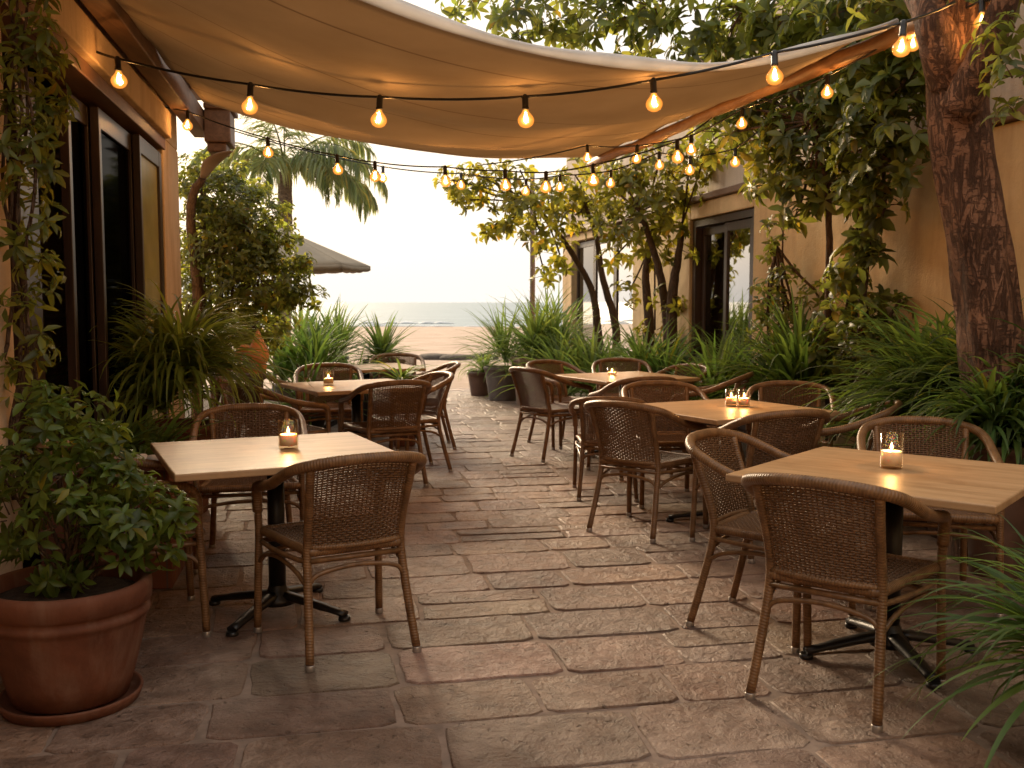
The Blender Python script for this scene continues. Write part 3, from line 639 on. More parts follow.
# ------------------------------------------------------------------ rattan armchair
def weave(mb, P, Nf, nr, ns, rr, rs, amp, u0=-1, u1=1, per=3):
    for i in range(ns + 1):
        u = u0 + (u1 - u0) * i / ns
        mb.tube([P(u, k / 10) for k in range(11)], rs, 5, caps=False)
    for j in range(nr):
        v_ = (j + 0.5) / nr; pts = []
        for k in range(ns * per + 1):
            u = u0 + (u1 - u0) * k / (ns * per)
            pts.append(P(u, v_) + Nf(u, v_) * (amp * math.cos(math.pi * k / per) * (1 if j % 2 else -1)))
        mb.tube(pts, rr, 5, caps=False, flat=(1.0, 0.55), upref=(P(0, min(1, v_ + .02)) - P(0, v_ - .02 if v_ > .02 else 0)).normalized())
def make_chair():
    root = empty('rattan_armchair')
    # top rail: hoop from one arm to the other
    half = [(0.272, 0.235, 0.52), (0.276, 0.232, 0.585), (0.283, 0.205, 0.628), (0.290, 0.13, 0.645), (0.294, 0.03, 0.664), (0.294, -0.08, 0.692), (0.286, -0.185, 0.735), (0.248, -0.275, 0.773), (0.14, -0.335, 0.797), (0, -0.350, 0.803)]
    full = half + [(-x, y, z) for x, y, z in half[-2::-1]]
    m = MB(); m.tube(smooth_path(full, 5), 0.0215, 12); m.build('top_rail', 'wrapped_rattan', root)
    # legs
    for sx in (-1, 1):
        m = MB(); m.tube(smooth_path([(sx * 0.277, 0.258, 0.018), (sx * 0.272, 0.248, 0.25), (sx * 0.268, 0.24, 0.43), (sx * 0.272, 0.235, 0.53)], 4), 0.0165, 10)
        lg = m.build('leg', 'wrapped_rattan', root)
        m = MB(); m.lathe([(0.0172, 0.0), (0.0182, 0.002), (0.0182, 0.022), (0.0172, 0.024)], 12, (sx * 0.277, 0.258, 0), capt=True); m.build('foot_cap', 'steel_cap', lg)
        m = MB(); m.tube(smooth_path([(sx * 0.222, -0.285, 0.018), (sx * 0.207, -0.232, 0.22), (sx * 0.196, -0.192, 0.42), (sx * 0.196, -0.215, 0.55), (sx * 0.204, -0.262, 0.68), (sx * 0.210, -0.292, 0.772)], 5), 0.0172, 10)
        lg = m.build('leg', 'wrapped_rattan', root)
        m = MB(); m.lathe([(0.0178, 0.0), (0.0190, 0.002), (0.0190, 0.022), (0.0178, 0.024)], 12, (sx * 0.222, -0.286, 0), capt=True); m.build('foot_cap', 'steel_cap', lg)
    # woven backrest
    def P(u, v_):
        z = 0.455 + 0.318 * v_ + 0.026 * v_ * (1 - u * u)
        y = -0.198 - 0.030 * v_ - 0.062 * v_ ** 1.3 - (0.030 + 0.028 * v_) * (1 - u * u)
        return Vector((u * (0.188 + 0.012 * v_), y, z))
    m = MB(); weave(m, P, lambda u, v_: Vector((0, -1, 0.22)).normalized(), 34, 22, 0.0038, 0.0030, 0.0036)
    b = m.build('backrest', 'woven_wicker', root)
    m = MB(); m.tube([P(-1 + k / 8, 0) + Vector((0, 0, -0.006)) for k in range(17)], 0.012, 8); m.build('bottom_rail', 'wrapped_rattan', b)
    # woven seat
    def S(u, v_):
        y = -0.195 + 0.44 * v_ + 0.018 * (1 - u * u) * (v_ - 0.3)
        return Vector((u * (0.19 + 0.062 * v_), y, 0.438 - 0.022 * (1 - u * u) * math.sin(math.pi * min(1, max(0, v_))) + 0.004 * v_))
    m = MB(); weave(m, S, lambda u, v_: Vector((0, 0, 1)), 40, 24, 0.0062, 0.004, 0.003)
    st = m.build('seat', 'woven_wicker', root)
    m = MB(); ring = [S(-1 + k / 5, 1.0) for k in range(11)] + [S(1, 1 - k / 6) for k in range(1, 7)] + [S(1 - k / 5, 0) for k in range(1, 11)] + [S(-1, k / 6) for k in range(1, 6)]
    m.tube(smooth_path([p + Vector((0, 0, -0.006)) for p in ring], 2, True), 0.0185, 10, closed=True); m.build('seat_rim', 'wrapped_rattan', st)
    # stretchers under the seat
    m = MB()
    loop = [(0.262, 0.238, 0.395), (0.255, 0.05, 0.395), (0.222, -0.12, 0.395), (0.198, -0.2, 0.395)]
    m.tube(smooth_path(loop, 4), 0.0105, 8); m.tube(smooth_path([(-x, y, z) for x, y, z in loop], 4), 0.0105, 8)
    m.tube([(-0.262, 0.236, 0.397), (0.262, 0.236, 0.397)], 0.0105, 8); m.tube([(-0.198, -0.2, 0.397), (0.198, -0.2, 0.397)], 0.0115, 8)
    for sx in (-1, 1):
        m.tube(smooth_path([(sx * 0.270, 0.246, 0.30), (sx * 0.262, 0.19, 0.345), (sx * 0.245, 0.05, 0.368), (sx * 0.222, -0.12, 0.345), (sx * 0.204, -0.212, 0.30)], 5), 0.0095, 8)
    for y_, x_ in ((-0.212, 0.202), (0.246, 0.27)):
        m.tube(smooth_path([(-x_, y_, 0.30), (-x_ * 0.78, y_, 0.345), (0, y_, 0.366), (x_ * 0.78, y_, 0.345), (x_, y_, 0.30)], 5), 0.0095, 8)
    m.build('stretcher', 'smooth_rattan', root)
    return root
CH = make_chair(); _first = [True]
def chair(x, y, fx, fy, label, group, sc=1.0):
    o = CH if _first[0] else copy_tree(CH); _first[0] = False
    o.location = (x, y, 0); o.rotation_euler = (0, 0, math.atan2(-fx, fy) + rnd(-.03, .03)); o.scale = (sc * rnd(.985, 1.015), sc * rnd(.985, 1.015), sc * rnd(.99, 1.01))
    tag(o, label, 'chair', group)
    return o
G1, G2, G3 = 'rattan chairs around the left tables', 'rattan chairs around the right tables', 'rattan chairs at the far left table'
chair(-0.715, 4.06, -0.50, 0.866, 'rattan armchair with its woven back to us at the front left table', G1)
chair(-1.43, 5.40, 0.26, -0.965, 'rattan armchair behind the front left table, facing us over its candle', G1)
chair(-1.63, 4.25, 0.90, 0.43, 'rattan armchair half hidden behind the shrub in the large terracotta pot', G1)
chair(-0.98, 7.67, -0.46, 0.89, 'rattan armchair with its back to us at the second left table', G1)
chair(-0.86, 8.25, -0.90, -0.42, 'rattan armchair on the aisle side of the second left table, turned sideways', G1)
chair(-1.72, 7.45, 0.80, 0.60, 'dark backed rattan armchair between the big arching grass and the second left table', G1)
chair(-1.66, 9.05, 0.20, -0.98, 'rattan armchair facing us behind the candle of the second left table', G1)
chair(-2.22, 8.75, 0.90, -0.44, 'rattan armchair below the orange terracotta figure', G1)
chair(-0.87, 9.62, -0.93, -0.20, 'outermost rattan armchair beside the aisle at the far left table', G3)
chair(-1.95, 10.6, 0.90, -0.30, 'rattan armchair under the spiky plant at the left of the far left table', G3)
chair(-1.28, 11.1, 0.10, -1.0, 'rattan armchair at the beach side of the far left table, behind green fronds', G3)
chair(1.195, 3.53, 0.62, 0.785, 'large rattan armchair in the right foreground with its woven back to us', G2)
chair(1.13, 4.24, 0.80, -0.60, 'rattan armchair on the aisle side of the front right table, its woven inside showing', G2)
chair(1.96, 4.66, -0.25, -0.97, 'rattan armchair facing us behind the front right table under the strappy leaves', G2)
chair(1.40, 5.62, -0.30, 0.954, 'rattan armchair between the two nearest right tables, dark back to us', G2)
chair(1.93, 5.92, -0.85, 0.25, 'shadowed rattan armchair turned left beside the strappy plant at the second right table', G2)
chair(1.95, 6.98, -0.25, -0.97, 'rattan armchair facing us behind the pair of candles at the second right table', G2)
chair(0.825, 6.10, 0.62, 0.785, 'rattan armchair with its back to us at the aisle corner of the second right table', G2)
chair(1.12, 7.02, 0.18, -0.98, 'rattan armchair facing us at the far left corner of the second right table', G2)
chair(0.70, 7.22, 0.08, 1.0, 'smaller rattan armchair peeping over the one at the aisle corner', G2, 0.90)
chair(0.36, 9.03, 0.80, 0.60, 'rattan armchair beside the aisle at the far right table, seat in view', G2)
chair(0.52, 9.85, 0.62, -0.78, 'rattan armchair in front of the wooden planter at the far right table', G2)
chair(1.13, 10.15, 0.0, -1.0, 'rattan armchair facing us behind the tealight of the far right table', G2)
chair(0.98, 8.12, -0.30, 0.954, 'rattan armchair with dark back towards us, near side of the far right table', G2)
chair(1.42, 9.15, -0.86, -0.50, 'rattan armchair right of the far right table, before the glass doors', G2)
chair(1.62, 8.25, -0.85, 0.35, 'dark rattan armchair next to the broad leafed plant below the glass doors', G2)

# ------------------------------------------------------------------ tables
def make_table():
    root = empty('cafe_table')
    m = MB(); m.box((0, 0, 0.725), (0.92, 0.92, 0.030)); bevel(m.build('tabletop', 'table_wood', root), 0.006, 3)
    m = MB(); m.tube([(0, 0, 0.07), (0, 0, 0.70)], 0.036, 16); m.lathe([(0.075, 0.045), (0.07, 0.07), (0.045, 0.10), (0.036, 0.13)], 20, capb=True); m.build('pedestal', 'black_iron', root)
    m = MB(); m.box((0, 0, 0.702), (0.34, 0.34, 0.012)); m.box((0, 0, 0.69), (0.5, 0.05, 0.012)); m.build('top_plate', 'black_iron', root)
    for k in range(4):
        a = k * math.pi / 2 + math.pi / 4; c_, s_ = math.cos(a), math.sin(a)
        m = MB(); m.tube(smooth_path([(c_ * 0.03, s_ * 0.03, 0.085), (c_ * 0.18, s_ * 0.18, 0.058), (c_ * 0.33, s_ * 0.33, 0.028)], 4), [0.040] * 3 + [0.036] * 3 + [0.030] * 3, 8, flat=(0.5, 0.8))
        m.lathe([(0.024, 0.0), (0.026, 0.006), (0.024, 0.02)], 12, (c_ * 0.325, s_ * 0.325, 0), capt=True)
        m.build('foot', 'black_iron', root)
    return root
TB = make_table(); _tf = [True]
def table(x, y, deg, label):
    o = TB if _tf[0] else copy_tree(TB); _tf[0] = False
    o.location = (x, y, 0); o.rotation_euler = (0, 0, R(deg)); tag(o, label, 'table', 'square cafe tables on the patio'); return o
table(-1.06, 4.43, 25, 'square pale wood cafe table nearest us on the left, one candle on it').scale = (1.05, 1.05, 1.0)
table(-1.25, 7.98, 30, 'second square wood table on the left, beside the big arching grass')
table(-1.50, 10.25, 24, 'farthest left wood table, half hidden by green fronds near the sand')
table(1.50, 3.88, -39, 'square wood cafe table in the right foreground with one tall candle glass')
table(1.34, 6.22, 29, 'second wood table on the right, with two candle glasses close together')
table(1.00, 8.92, 27, 'farthest right wood table with a small tealight before the potted plants')

# ------------------------------------------------------------------ candles
def candle(x, y, label, r=0.044, h=0.128, wax=0.5, z0=0.740, power=1.3):
    root = empty('candle', (x, y, z0), 0, label, 'candle', 'candles burning on the tables')
    m = MB(); m.lathe([(r * 0.96, 0.0), (r, 0.004), (r, h), (r - 0.002, h + 0.001)], 28, capb=True); m.build('glass_holder', 'candle_glass', root)
    zt = h * wax
    m = MB(); m.lathe([(r - 0.0045, 0.013), (r - 0.0045, zt), (r * 0.7, zt - 0.001), (0.012, zt - 0.004), (0.001, zt - 0.005)], 24, capb=True); m.build('wax', 'candle_wax', root)
    m = MB(); m.tube([(0, 0, zt - 0.006), (0.001, 0, zt + 0.006)], 0.0012, 6); m.build('wick', 'black_iron', root)
    m = MB(); m.lathe([(0.0008, 0.0), (0.0048, 0.006), (0.0058, 0.011), (0.004, 0.019), (0.0018, 0.026), (0.0003, 0.031)], 12, (0, 0, zt + 0.003)); m.build('flame', 'candle_flame', root)
    ld = bpy.data.lights.new('candle_light', 'POINT'); ld.energy = power; ld.color = (1.0, 0.52, 0.18); ld.shadow_soft_size = 0.012
    l = bpy.data.objects.new('candle_light', ld); COL.objects.link(l); l.parent = root; l.location = (0, 0, zt + 0.018)
def on_table(px, py):
    a, b = (px - 512) / FPX, (384 - py) / FPX; d = Vector((a, _cp + b * _sp, -_sp + b * _cp)); k = (0.74 - CAM_Z) / d.z
    return d.x * k, d.y * k
candle(*on_table(288.5, 448), 'glass candle holder with short wax on the front left table')
candle(*on_table(328.5, 385), 'small glass candle holder on the second left table', 0.042, 0.11)
candle(*on_table(891, 468), 'tall glass candle holder with white wax on the front right table', 0.044, 0.14)
candle(*on_table(731, 406), 'left glass of the candle pair on the second right table', 0.037, 0.11)
candle(*on_table(744, 406.5), 'right glass of the candle pair on the second right table', 0.037, 0.11)
candle(*on_table(612, 375), 'low flared tealight on the farthest right table', 0.045, 0.065, 0.4)

# ------------------------------------------------------------------ string lights
BULB = {}
def bulb_meshes():
    m = MB(); m.lathe([(0.006, 0.012), (0.012, 0.008), (0.0155, 0.0), (0.0165, -0.012), (0.0165, -0.052), (0.0185, -0.054), (0.0185, -0.060), (0.014, -0.066)], 14, capb=False); BULB['socket'] = m
    m = MB(); m.lathe([(0.013, -0.062), (0.0155, -0.072), (0.024, -0.084), (0.036, -0.098), (0.0425, -0.113), (0.041, -0.129), (0.032, -0.145), (0.017, -0.154), (0.001, -0.157)], 20, capb=False); BULB['glass'] = m
    m = MB(); m.lathe([(0.001, -0.074), (0.005, -0.080), (0.009, -0.094), (0.0125, -0.108), (0.012, -0.120), (0.006, -0.130), (0.001, -0.133)], 12, capb=False); BULB['filament'] = m
bulb_meshes()
PROTO = {}
def string_light(label, left, right, bulbs, r=0.0075, watt=5.6, sc=1.0):
    root = empty('string_light', tuple(left), 0, label, 'string lights', 'festoon strings of bulbs hung across the patio')
    O = Vector(left); tops = [at(px, py, D) + Vector((0, 0, 0.112)) for px, py, D in bulbs]
    ctl = [Vector(left)] + tops + [Vector(right)]; path = []
    for a, b in zip(ctl[:-1], ctl[1:]):
        L = (b - a).length
        for k in range(8):
            u = k / 8; p = a.lerp(b, u); p.z -= 0.035 * L * 4 * u * (1 - u) * 0.5; path.append(p - O)
    path.append(ctl[-1] - O)
    m = MB(); m.tube(path, r, 6); m.build('cable', 'black_iron', root)
    for p in tops:
        if not PROTO:
            s_ = BULB['socket'].build('lamp_socket', 'black_iron', root); g_ = BULB['glass'].build('bulb', 'amber_bulb_glass', s_); f_ = BULB['filament'].build('filament', 'lamp_filament', s_); PROTO['s'] = s_
        else:
            s_ = PROTO['s'].copy(); COL.objects.link(s_); s_.parent = root
            for ch in PROTO['s'].children:
                if ch.type == 'MESH': c2 = ch.copy(); COL.objects.link(c2); c2.parent = s_
        s_.location = p - O; s_.rotation_euler = (rnd(-.06, .06), rnd(-.06, .06), rnd(0, 6)); s_.scale = (sc, sc, sc)
        ld = bpy.data.lights.new('bulb_light', 'POINT'); ld.energy = watt; ld.color = (1.0, 0.56, 0.23); ld.shadow_soft_size = 0.016
        l = bpy.data.objects.new('bulb_light', ld); COL.objects.link(l); l.parent = root; l.location = p - O + Vector((0, 0, -0.110 * sc))
    return root
string_light('nearest black string of seven large amber bulbs below the front of the canopy', at(92, 50, 5.5), at(955, 2, 4.97),
    [(118, 80, 5.42), (251, 106, 5.38), (380, 119, 5.3), (525, 119, 5.2), (653, 103, 5.1), (774, 76, 5.0), (903, 47, 4.75)])
string_light('middle string of amber bulbs swagging from the left eave past the palm', at(158, 105, 8.0), at(712, 118, 7.0),
    [(188, 126, 7.9), (268, 153, 7.9), (337, 170, 7.9), (375, 177, 7.8), (445, 182, 7.6), (505, 186, 7.5), (546, 188, 7.4), (593, 181, 7.2), (677, 158, 6.9)], 0.006, 5.8, 0.95)
string_light('farthest string of small bulbs in front of the yellow green trees', at(225, 128, 10.3), at(760, 130, 8.6),
    [(383, 178, 10.2), (461, 185, 10.1), (526, 191, 10.0), (560, 187, 9.8), (611, 183, 9.5), (659, 165, 9.2), (690, 170, 9.0), (735, 162, 8.8)], 0.007, 5.8)
string_light('string of bulbs along the wooden pole from canopy edge to big trunk', at(478, 165, 9.4), at(1012, 2, 5.0),
    [(587, 159, 8.6), (637, 160, 8.1), (691, 151, 7.6), (742, 125, 7.1), (827, 94, 6.4), (913, 46, 5.7), (981, 24, 5.0)], 0.006, 6.6, 0.9)

# ------------------------------------------------------------------ foliage helpers
def rvec():
    while True:
        v_ = Vector((rnd(-1, 1), rnd(-1, 1), rnd(-1, 1)))
        if 0.05 < v_.length < 1: return v_
def tintv(lo=0.6, hi=1.35):
    b = rnd(lo, hi); w = rnd(-0.12, 0.16)
    if random.random() < 0.02: return (b * 1.9, b * 1.15, b * 0.7)
    return (b * (1 + w), b, b * (1 - w * 0.6))
def rosette(mb, p, axis, n, L, W, droop=0.2, lo=0.6, hi=1.35):
    axis = axis.normalized(); e1 = axis.orthogonal().normalized(); e2 = axis.cross(e1); ph = rnd(0, 6.28)
    for k in range(n):
        an = ph + 2 * math.pi * k / n + rnd(-.25, .25); rise = rnd(-0.15, 0.7)
        d = (e1 * math.cos(an) + e2 * math.sin(an)) * 1.0 + axis * rise; d.z -= droop * rnd(0.3, 1.3)
        l_ = L * rnd(0.65, 1.15); mb.leaf(p + axis * rnd(-.02, .02), d, axis + rvec() * 0.3, l_, W * l_ / L * rnd(0.85, 1.15), tintv(lo, hi), rnd(0.05, 0.35))
def crown(mb, twigs, clusters, L, W, nleaf=7, droop=0.25, lo=0.55, hi=1.4, hub=None, tr=0.006):
    """clusters: (centre, radius, number of leaf rosettes)"""
    for c_, r_, n in clusters:
        c_ = Vector(c_)
        for _ in range(n):
            o_ = rvec(); o_ = o_.normalized() * (o_.length ** 0.6) * r_; o_.z *= 0.8
            p = c_ + o_; ax = (o_ * 1.0 + Vector((0, 0, 0.6 * r_)) + rvec() * 0.4 * r_)
            if twigs is not None and random.random() < 0.4:
                q = c_ + o_ * 0.25 + rvec() * 0.1 * r_
                twigs.tube([q, (q + p) / 2 + rvec() * 0.06 * r_, p], [tr, tr * 0.7, tr * 0.35], 4, caps=False)
            rosette(mb, p, ax, nleaf + random.randint(-2, 2), L, W, droop, lo, hi)
def limb(mb, pts, r0, r1, sides=9, n=6, wob=0.0):
    sp = smooth_path(pts, n); k = len(sp)
    mb.tube([p + rvec() * wob for p in sp], [r0 + (r1 - r0) * (i / (k - 1)) ** 0.8 for i in range(k)], sides)
def place_child(mb, name, mat, root):
    o = mb.build(name, mat); o.parent = root; o.matrix_parent_inverse = Matrix.Translation(-root.location); return o

# strappy plants --------------------------------------------------------------
def strap_foliage(n, L, W, el=(0.5, 1.4), droop=(1.2, 2.4), seg=7, lo=0.65, hi=1.4, heads=1, spread=0.1, zb=0.0, stem=0.0):
    m = MB()
    hs = [Vector((rnd(-1, 1) * spread, rnd(-1, 1) * spread, zb + rnd(0, stem))) for _ in range(heads)]
    for k in range(n):
        h = hs[k % heads]
        m.blade(h + Vector((rnd(-.02, .02), rnd(-.02, .02), rnd(0, 0.05))), rnd(0, 6.283), rnd(*el), L * rnd(0.55, 1.1), W * rnd(0.7, 1.2), rnd(*droop), seg, tintv(lo, hi), rnd(-.5, .5))
    return m
def strap_plant(x, y, z, label, mat, n, L, W, name='strap_leaf_plant', cat='plant', group=None, stems=None, **k):
    root = empty(name, (x, y, z), 0, label, cat, group)
    strap_foliage(n, L, W, **k).build('foliage', mat, root)
    if stems:
        m = MB()
        for (sx, sy, h_) in stems: m.tube([(sx * .3, sy * .3, -0.02), (sx * .7, sy * .7, h_ * .5), (sx, sy, h_)], 0.018, 8)
        m.build('stem', 'thin_bark', root)
    return root
def pot_mesh(r, h, taper=0.72, rim=0.03):
    m = MB(); rb = r * taper
    m.lathe([(rb, 0), (rb * 1.02, 0.01), (rb + (r - rb) * 0.75, h * 0.72), (r * 0.97, h - rim * 1.6), (r * 1.03, h - rim * 1.5), (r * 1.04, h - 0.008), (r * 1.01, h), (r * 0.92, h), (r * 0.90, h - 0.05)], 36); return m
def soil_disc(r, z):
    m = MB(); m.lathe([(r, z - 0.01), (r * 0.7, z + 0.012), (r * 0.3, z + 0.004), (0.004, z + 0.015)], 20, capb=False, wob=0.03); return m

# ---- left foreground: terracotta pot with leafy shrub
PX, PY = -1.55, 3.42
root = empty('potted_shrub', (PX, PY, 0), 0, 'leafy green shrub in a large weathered terracotta pot in the left foreground', 'potted plant')
m = MB()
m.lathe([(r_ * 0.955, z_ * 0.935) for r_, z_ in [(0.185, 0.03), (0.20, 0.034), (0.225, 0.12), (0.25, 0.22), (0.268, 0.315), (0.273, 0.33), (0.282, 0.338), (0.284, 0.355), (0.278, 0.362), (0.272, 0.37), (0.276, 0.38), (0.290, 0.388), (0.292, 0.44), (0.289, 0.462), (0.276, 0.468), (0.258, 0.462), (0.252, 0.40)]], 64, wob=0.004)
pt = m.build('pot', 'terracotta', root)
m = MB(); m.lathe([(0.20, 0.0), (0.225, 0.003), (0.238, 0.035), (0.236, 0.042), (0.226, 0.04), (0.218, 0.022), (0.15, 0.02)], 48); m.build('saucer', 'terracotta', root)
soil_disc(0.245, 0.39).build('soil', 'soil', root)
m = MB(); tw = MB()
cl = []
for px, py, D, r_, n in ((60, 425, 3.5, .13, 11), (100, 443, 3.5, .12, 11), (25, 455, 3.4, .13, 10), (70, 475, 3.35, .15, 14), (118, 480, 3.45, .10, 9), (150, 505, 3.5, .10, 9), (172, 515, 3.5, .08, 8),
                        (120, 520, 3.35, .13, 13), (65, 525, 3.3, .15, 14), (15, 520, 3.4, .13, 11), (155, 545, 3.5, .09, 8), (100, 560, 3.4, .12, 10), (45, 565, 3.4, .12, 9), (40, 405, 3.6, .10, 7), (90, 405, 3.65, .09, 5), (75, 490, 3.6, .2, 14), (120, 500, 3.65, .15, 10), (5, 480, 3.6, .15, 10)):
    c_ = at(px, py, D); cl.append((c_ - Vector((PX, PY, 0)), r_, n))
cl2 = [(c_, r_, int(n * 1.7)) for c_, r_, n in cl]
crown(m, tw, cl2, 0.068, 0.026, 6, 0.1, 0.5, 1.5, tr=0.003)
m.build('foliage', 'shrub_leaf', root)
for c_, r_, n in cl: limb(tw, [(rnd(-.06, .06), rnd(-.06, .06), 0.41), Vector((c_.x * .5 + rnd(-.04, .04), c_.y * .5, 0.41 + (c_.z - .41) * .55)), c_], 0.009, 0.004, 6, 4)
tw.build('stem', 'thin_bark', root)

# ---- climbing vine on the left wall
root = empty('climbing_vine', tuple(at(20, 480, 3.95)), 0, 'climbing vine with long narrow leaves on the left edge wall beside the doorway', 'vine')
m = MB(); tw = MB(); cl = []
for px, py, D, r_, n in ((20, 5, 4.0, .16, 12), (40, 40, 4.05, .14, 12), (25, 75, 4.0, .14, 12), (48, 100, 4.1, .12, 10), (30, 130, 4.0, .12, 9), (12, 60, 4.0, .12, 8), (40, 160, 4.05, .10, 8), (22, 190, 3.95, .10, 7), (42, 215, 4.05, .09, 7), (15, 240, 3.95, .08, 5), (38, 265, 4.0, .09, 7), (45, 290, 4.05, .08, 7), (18, 310, 3.95, .09, 6), (35, 345, 4.0, .10, 8), (15, 375, 3.95, .12, 9), (10, 150, 3.95, .10, 6), (10, 110, 3.95, .1, 6)):
    cl.append((at(px, py, D), r_, n))
cl = [(c_, r_ * .8, n) for c_, r_, n in cl]
crown(m, tw, cl, 0.088, 0.025, 5, 0.5, 0.5, 1.45, tr=0.002)
for x0 in (8, 16, 22, 30):
    limb(tw, [at(x0 + 6 * math.sin(k * 1.7 + x0), 500 - k * 62, 4.0) for k in range(10)], 0.010, 0.005, 6, 4, 0.004)
place_child(m, 'foliage', 'bush_leaf', root); place_child(tw, 'stem', 'thin_bark', root)

# ---- brick planter at the left with white stones and spiky grass
root = empty('brick_planter', (-2.03, 5.15, 0), R(10), 'low red brick planter box behind the front left table', 'planter')
m = MB()
for c_, s_ in (((0, -0.36, 0.29), (0.60, 0.10, 0.58)), ((0, 0.36, 0.29), (0.60, 0.10, 0.58)), ((-0.25, 0, 0.29), (0.10, 0.62, 0.58)), ((0.25, 0, 0.29), (0.10, 0.62, 0.58))): m.box(c_, s_)
bevel(m.build('brick_wall', 'red_brick', root), 0.008)
m = MB(); m.box((0, -0.365, 0.602), (0.66, 0.13, 0.04)); m.box((0, 0.365, 0.602), (0.66, 0.13, 0.04)); m.box((0.255, 0, 0.602), (0.13, 0.595, 0.04)); m.box((-0.255, 0, 0.602), (0.13, 0.595, 0.04)); bevel(m.build('coping', 'terracotta', root), 0.008)
m = MB(); m.box((0, 0, 0.27), (0.40, 0.62, 0.50)); m.build('soil', 'soil', root)
for k, (px, py, r_) in enumerate(((141, 466, .040), (154, 468, .036), (166, 472, .032))):
    p = at(px, py, 4.80); o = MB(); o.lathe([(r_ * .5, -r_ * .55), (r_ * .95, -r_ * .2), (r_, .1 * r_), (r_ * .7, r_ * .5), (.002, r_ * .6)], 14, wob=0.10)
    tag(o.build('white_stone', 'white_stone'), ('white stone on the brick planter edge, closest to the potted shrub', 'middle white stone on the brick planter edge', 'white stone on the brick planter edge, closest to the front left table')[k], 'stone', 'white stones on the planter').location = (p.x, 4.80, 0.622 + r_ * .55)
strap_plant(-2.05, 5.2, 0.5, 'low dark green grassy plant filling the brick planter', 'strap_leaf', 190, 0.52, 0.032, el=(0.3, 1.2), droop=(0.8, 1.6), heads=4, spread=0.16, lo=0.5, hi=1.2)

# ---- big arching grass by the left doors
rr_ = strap_plant(*at(174, 400, 6.6).xy, 0.58, 'big arching golden green grass clump in front of the left doors', 'golden_strap_leaf', 820, 0.88, 0.028, el=(0.35, 1.5), droop=(1.5, 2.9), heads=7, spread=0.16, seg=9, stems=None, stem=0.30)
m = pot_mesh(0.27, 0.60); o = m.build('pot', 'terracotta', rr_); o.location = (0, 0, -0.58)

# ---- terracotta figure on a plinth
fp = at(257, 362, 8.6)
root = empty('terracotta_figure', (fp.x, fp.y, 0), R(-15), 'small bright orange terracotta figure with pointed crest above the left chairs', 'ornament')
m = MB(); m.lathe([(0.10, 0), (0.10, 0.03), (0.055, 0.06), (0.05, fp.z - 0.16), (0.10, fp.z - 0.13), (0.10, fp.z - 0.10)], 20, capt=True); m.build('plinth', 'grey_pot', root)
b0 = fp.z - 0.10
m = MB()
m.tube(smooth_path([(0.05, 0, b0), (0.05, 0.01, b0 + .06), (0.03, 0, b0 + .12)], 4), [.03] * 4 + [.036] * 5, 10); m.tube(smooth_path([(-0.012, 0, b0), (-0.012, -0.01, b0 + .06), (0.0, 0, b0 + .12)], 4), [.03] * 4 + [.036] * 5, 10)
m.lathe([(0.02, .08), (.075, .10), (.095, .15), (.085, .21), (.06, .26), (.035, .31), (.016, .36), (.002, .385)], 18, (0.015, 0, b0), wob=0.03)
m.tube(smooth_path([(-0.04, 0, b0 + .18), (-0.12, -.01, b0 + .21), (-0.17, -.01, b0 + .15), (-0.15, 0, b0 + .09)], 4), [.045] * 5 + [.035] * 5 + [.022] * 3, 10)
m.build('body', 'bright_terracotta', root)

# ---- left bush with several stems
root = empty('garden_bush', tuple(at(225, 420, 9.6).xy) + (0.05,), 0, 'tall leafy bush with several stems beside the corner of the restaurant', 'bush')
m = MB(); tw = MB(); cl = []
for px, py, D, r_, n in ((205, 190, 9.6, .30, 16), (228, 205, 9.5, .34, 26), (250, 225, 9.4, .34, 28), (212, 228, 9.5, .34, 26), (235, 250, 9.4, .38, 32), (262, 250, 9.5, .26, 20), (208, 265, 9.6, .34, 24), (258, 280, 9.4, .34, 28), (228, 292, 9.5, .36, 26), (278, 290, 9.6, .26, 16), (200, 170, 9.8, .22, 8), (245, 190, 9.7, .24, 10), (290, 270, 9.6, .18, 8), (195, 300, 9.7, .28, 14), (250, 320, 9.6, .30, 16), (300, 292, 9.5, .14, 5), (205, 325, 9.7, .3, 14), (235, 335, 9.6, .34, 18), (265, 325, 9.6, .3, 14), (220, 360, 9.6, .34, 14), (190, 235, 9.9, .22, 6), (290, 238, 9.5, .10, 3), (303, 262, 9.5, .09, 3), (312, 296, 9.5, .12, 3), (262, 205, 9.5, .16, 4), (240, 172, 9.7, .14, 3), (222, 178, 9.6, .12, 3), (190, 195, 9.8, .12, 3), (275, 215, 9.6, .18, 5)):
    cl.append((at(px, py, D), r_, n))
crown(m, tw, [(c_, r_ * 1.08, int(n * 4.2)) for c_, r_, n in cl], 0.078, 0.036, 6, 0.2, 0.45, 1.5, tr=0.006)
b_ = root.location
for k in (0, 1, 3, 4, 7, 10, 8): limb(tw, [b_ + Vector((rnd(-.2, .2), rnd(-.1, .1), 0)), b_.lerp(Vector(cl[k][0]), .5) + rvec() * .12, cl[k][0]], 0.032, 0.010, 8, 5)
place_child(m, 'foliage', 'bush_leaf', root); place_child(tw, 'stem', 'thin_bark', root)

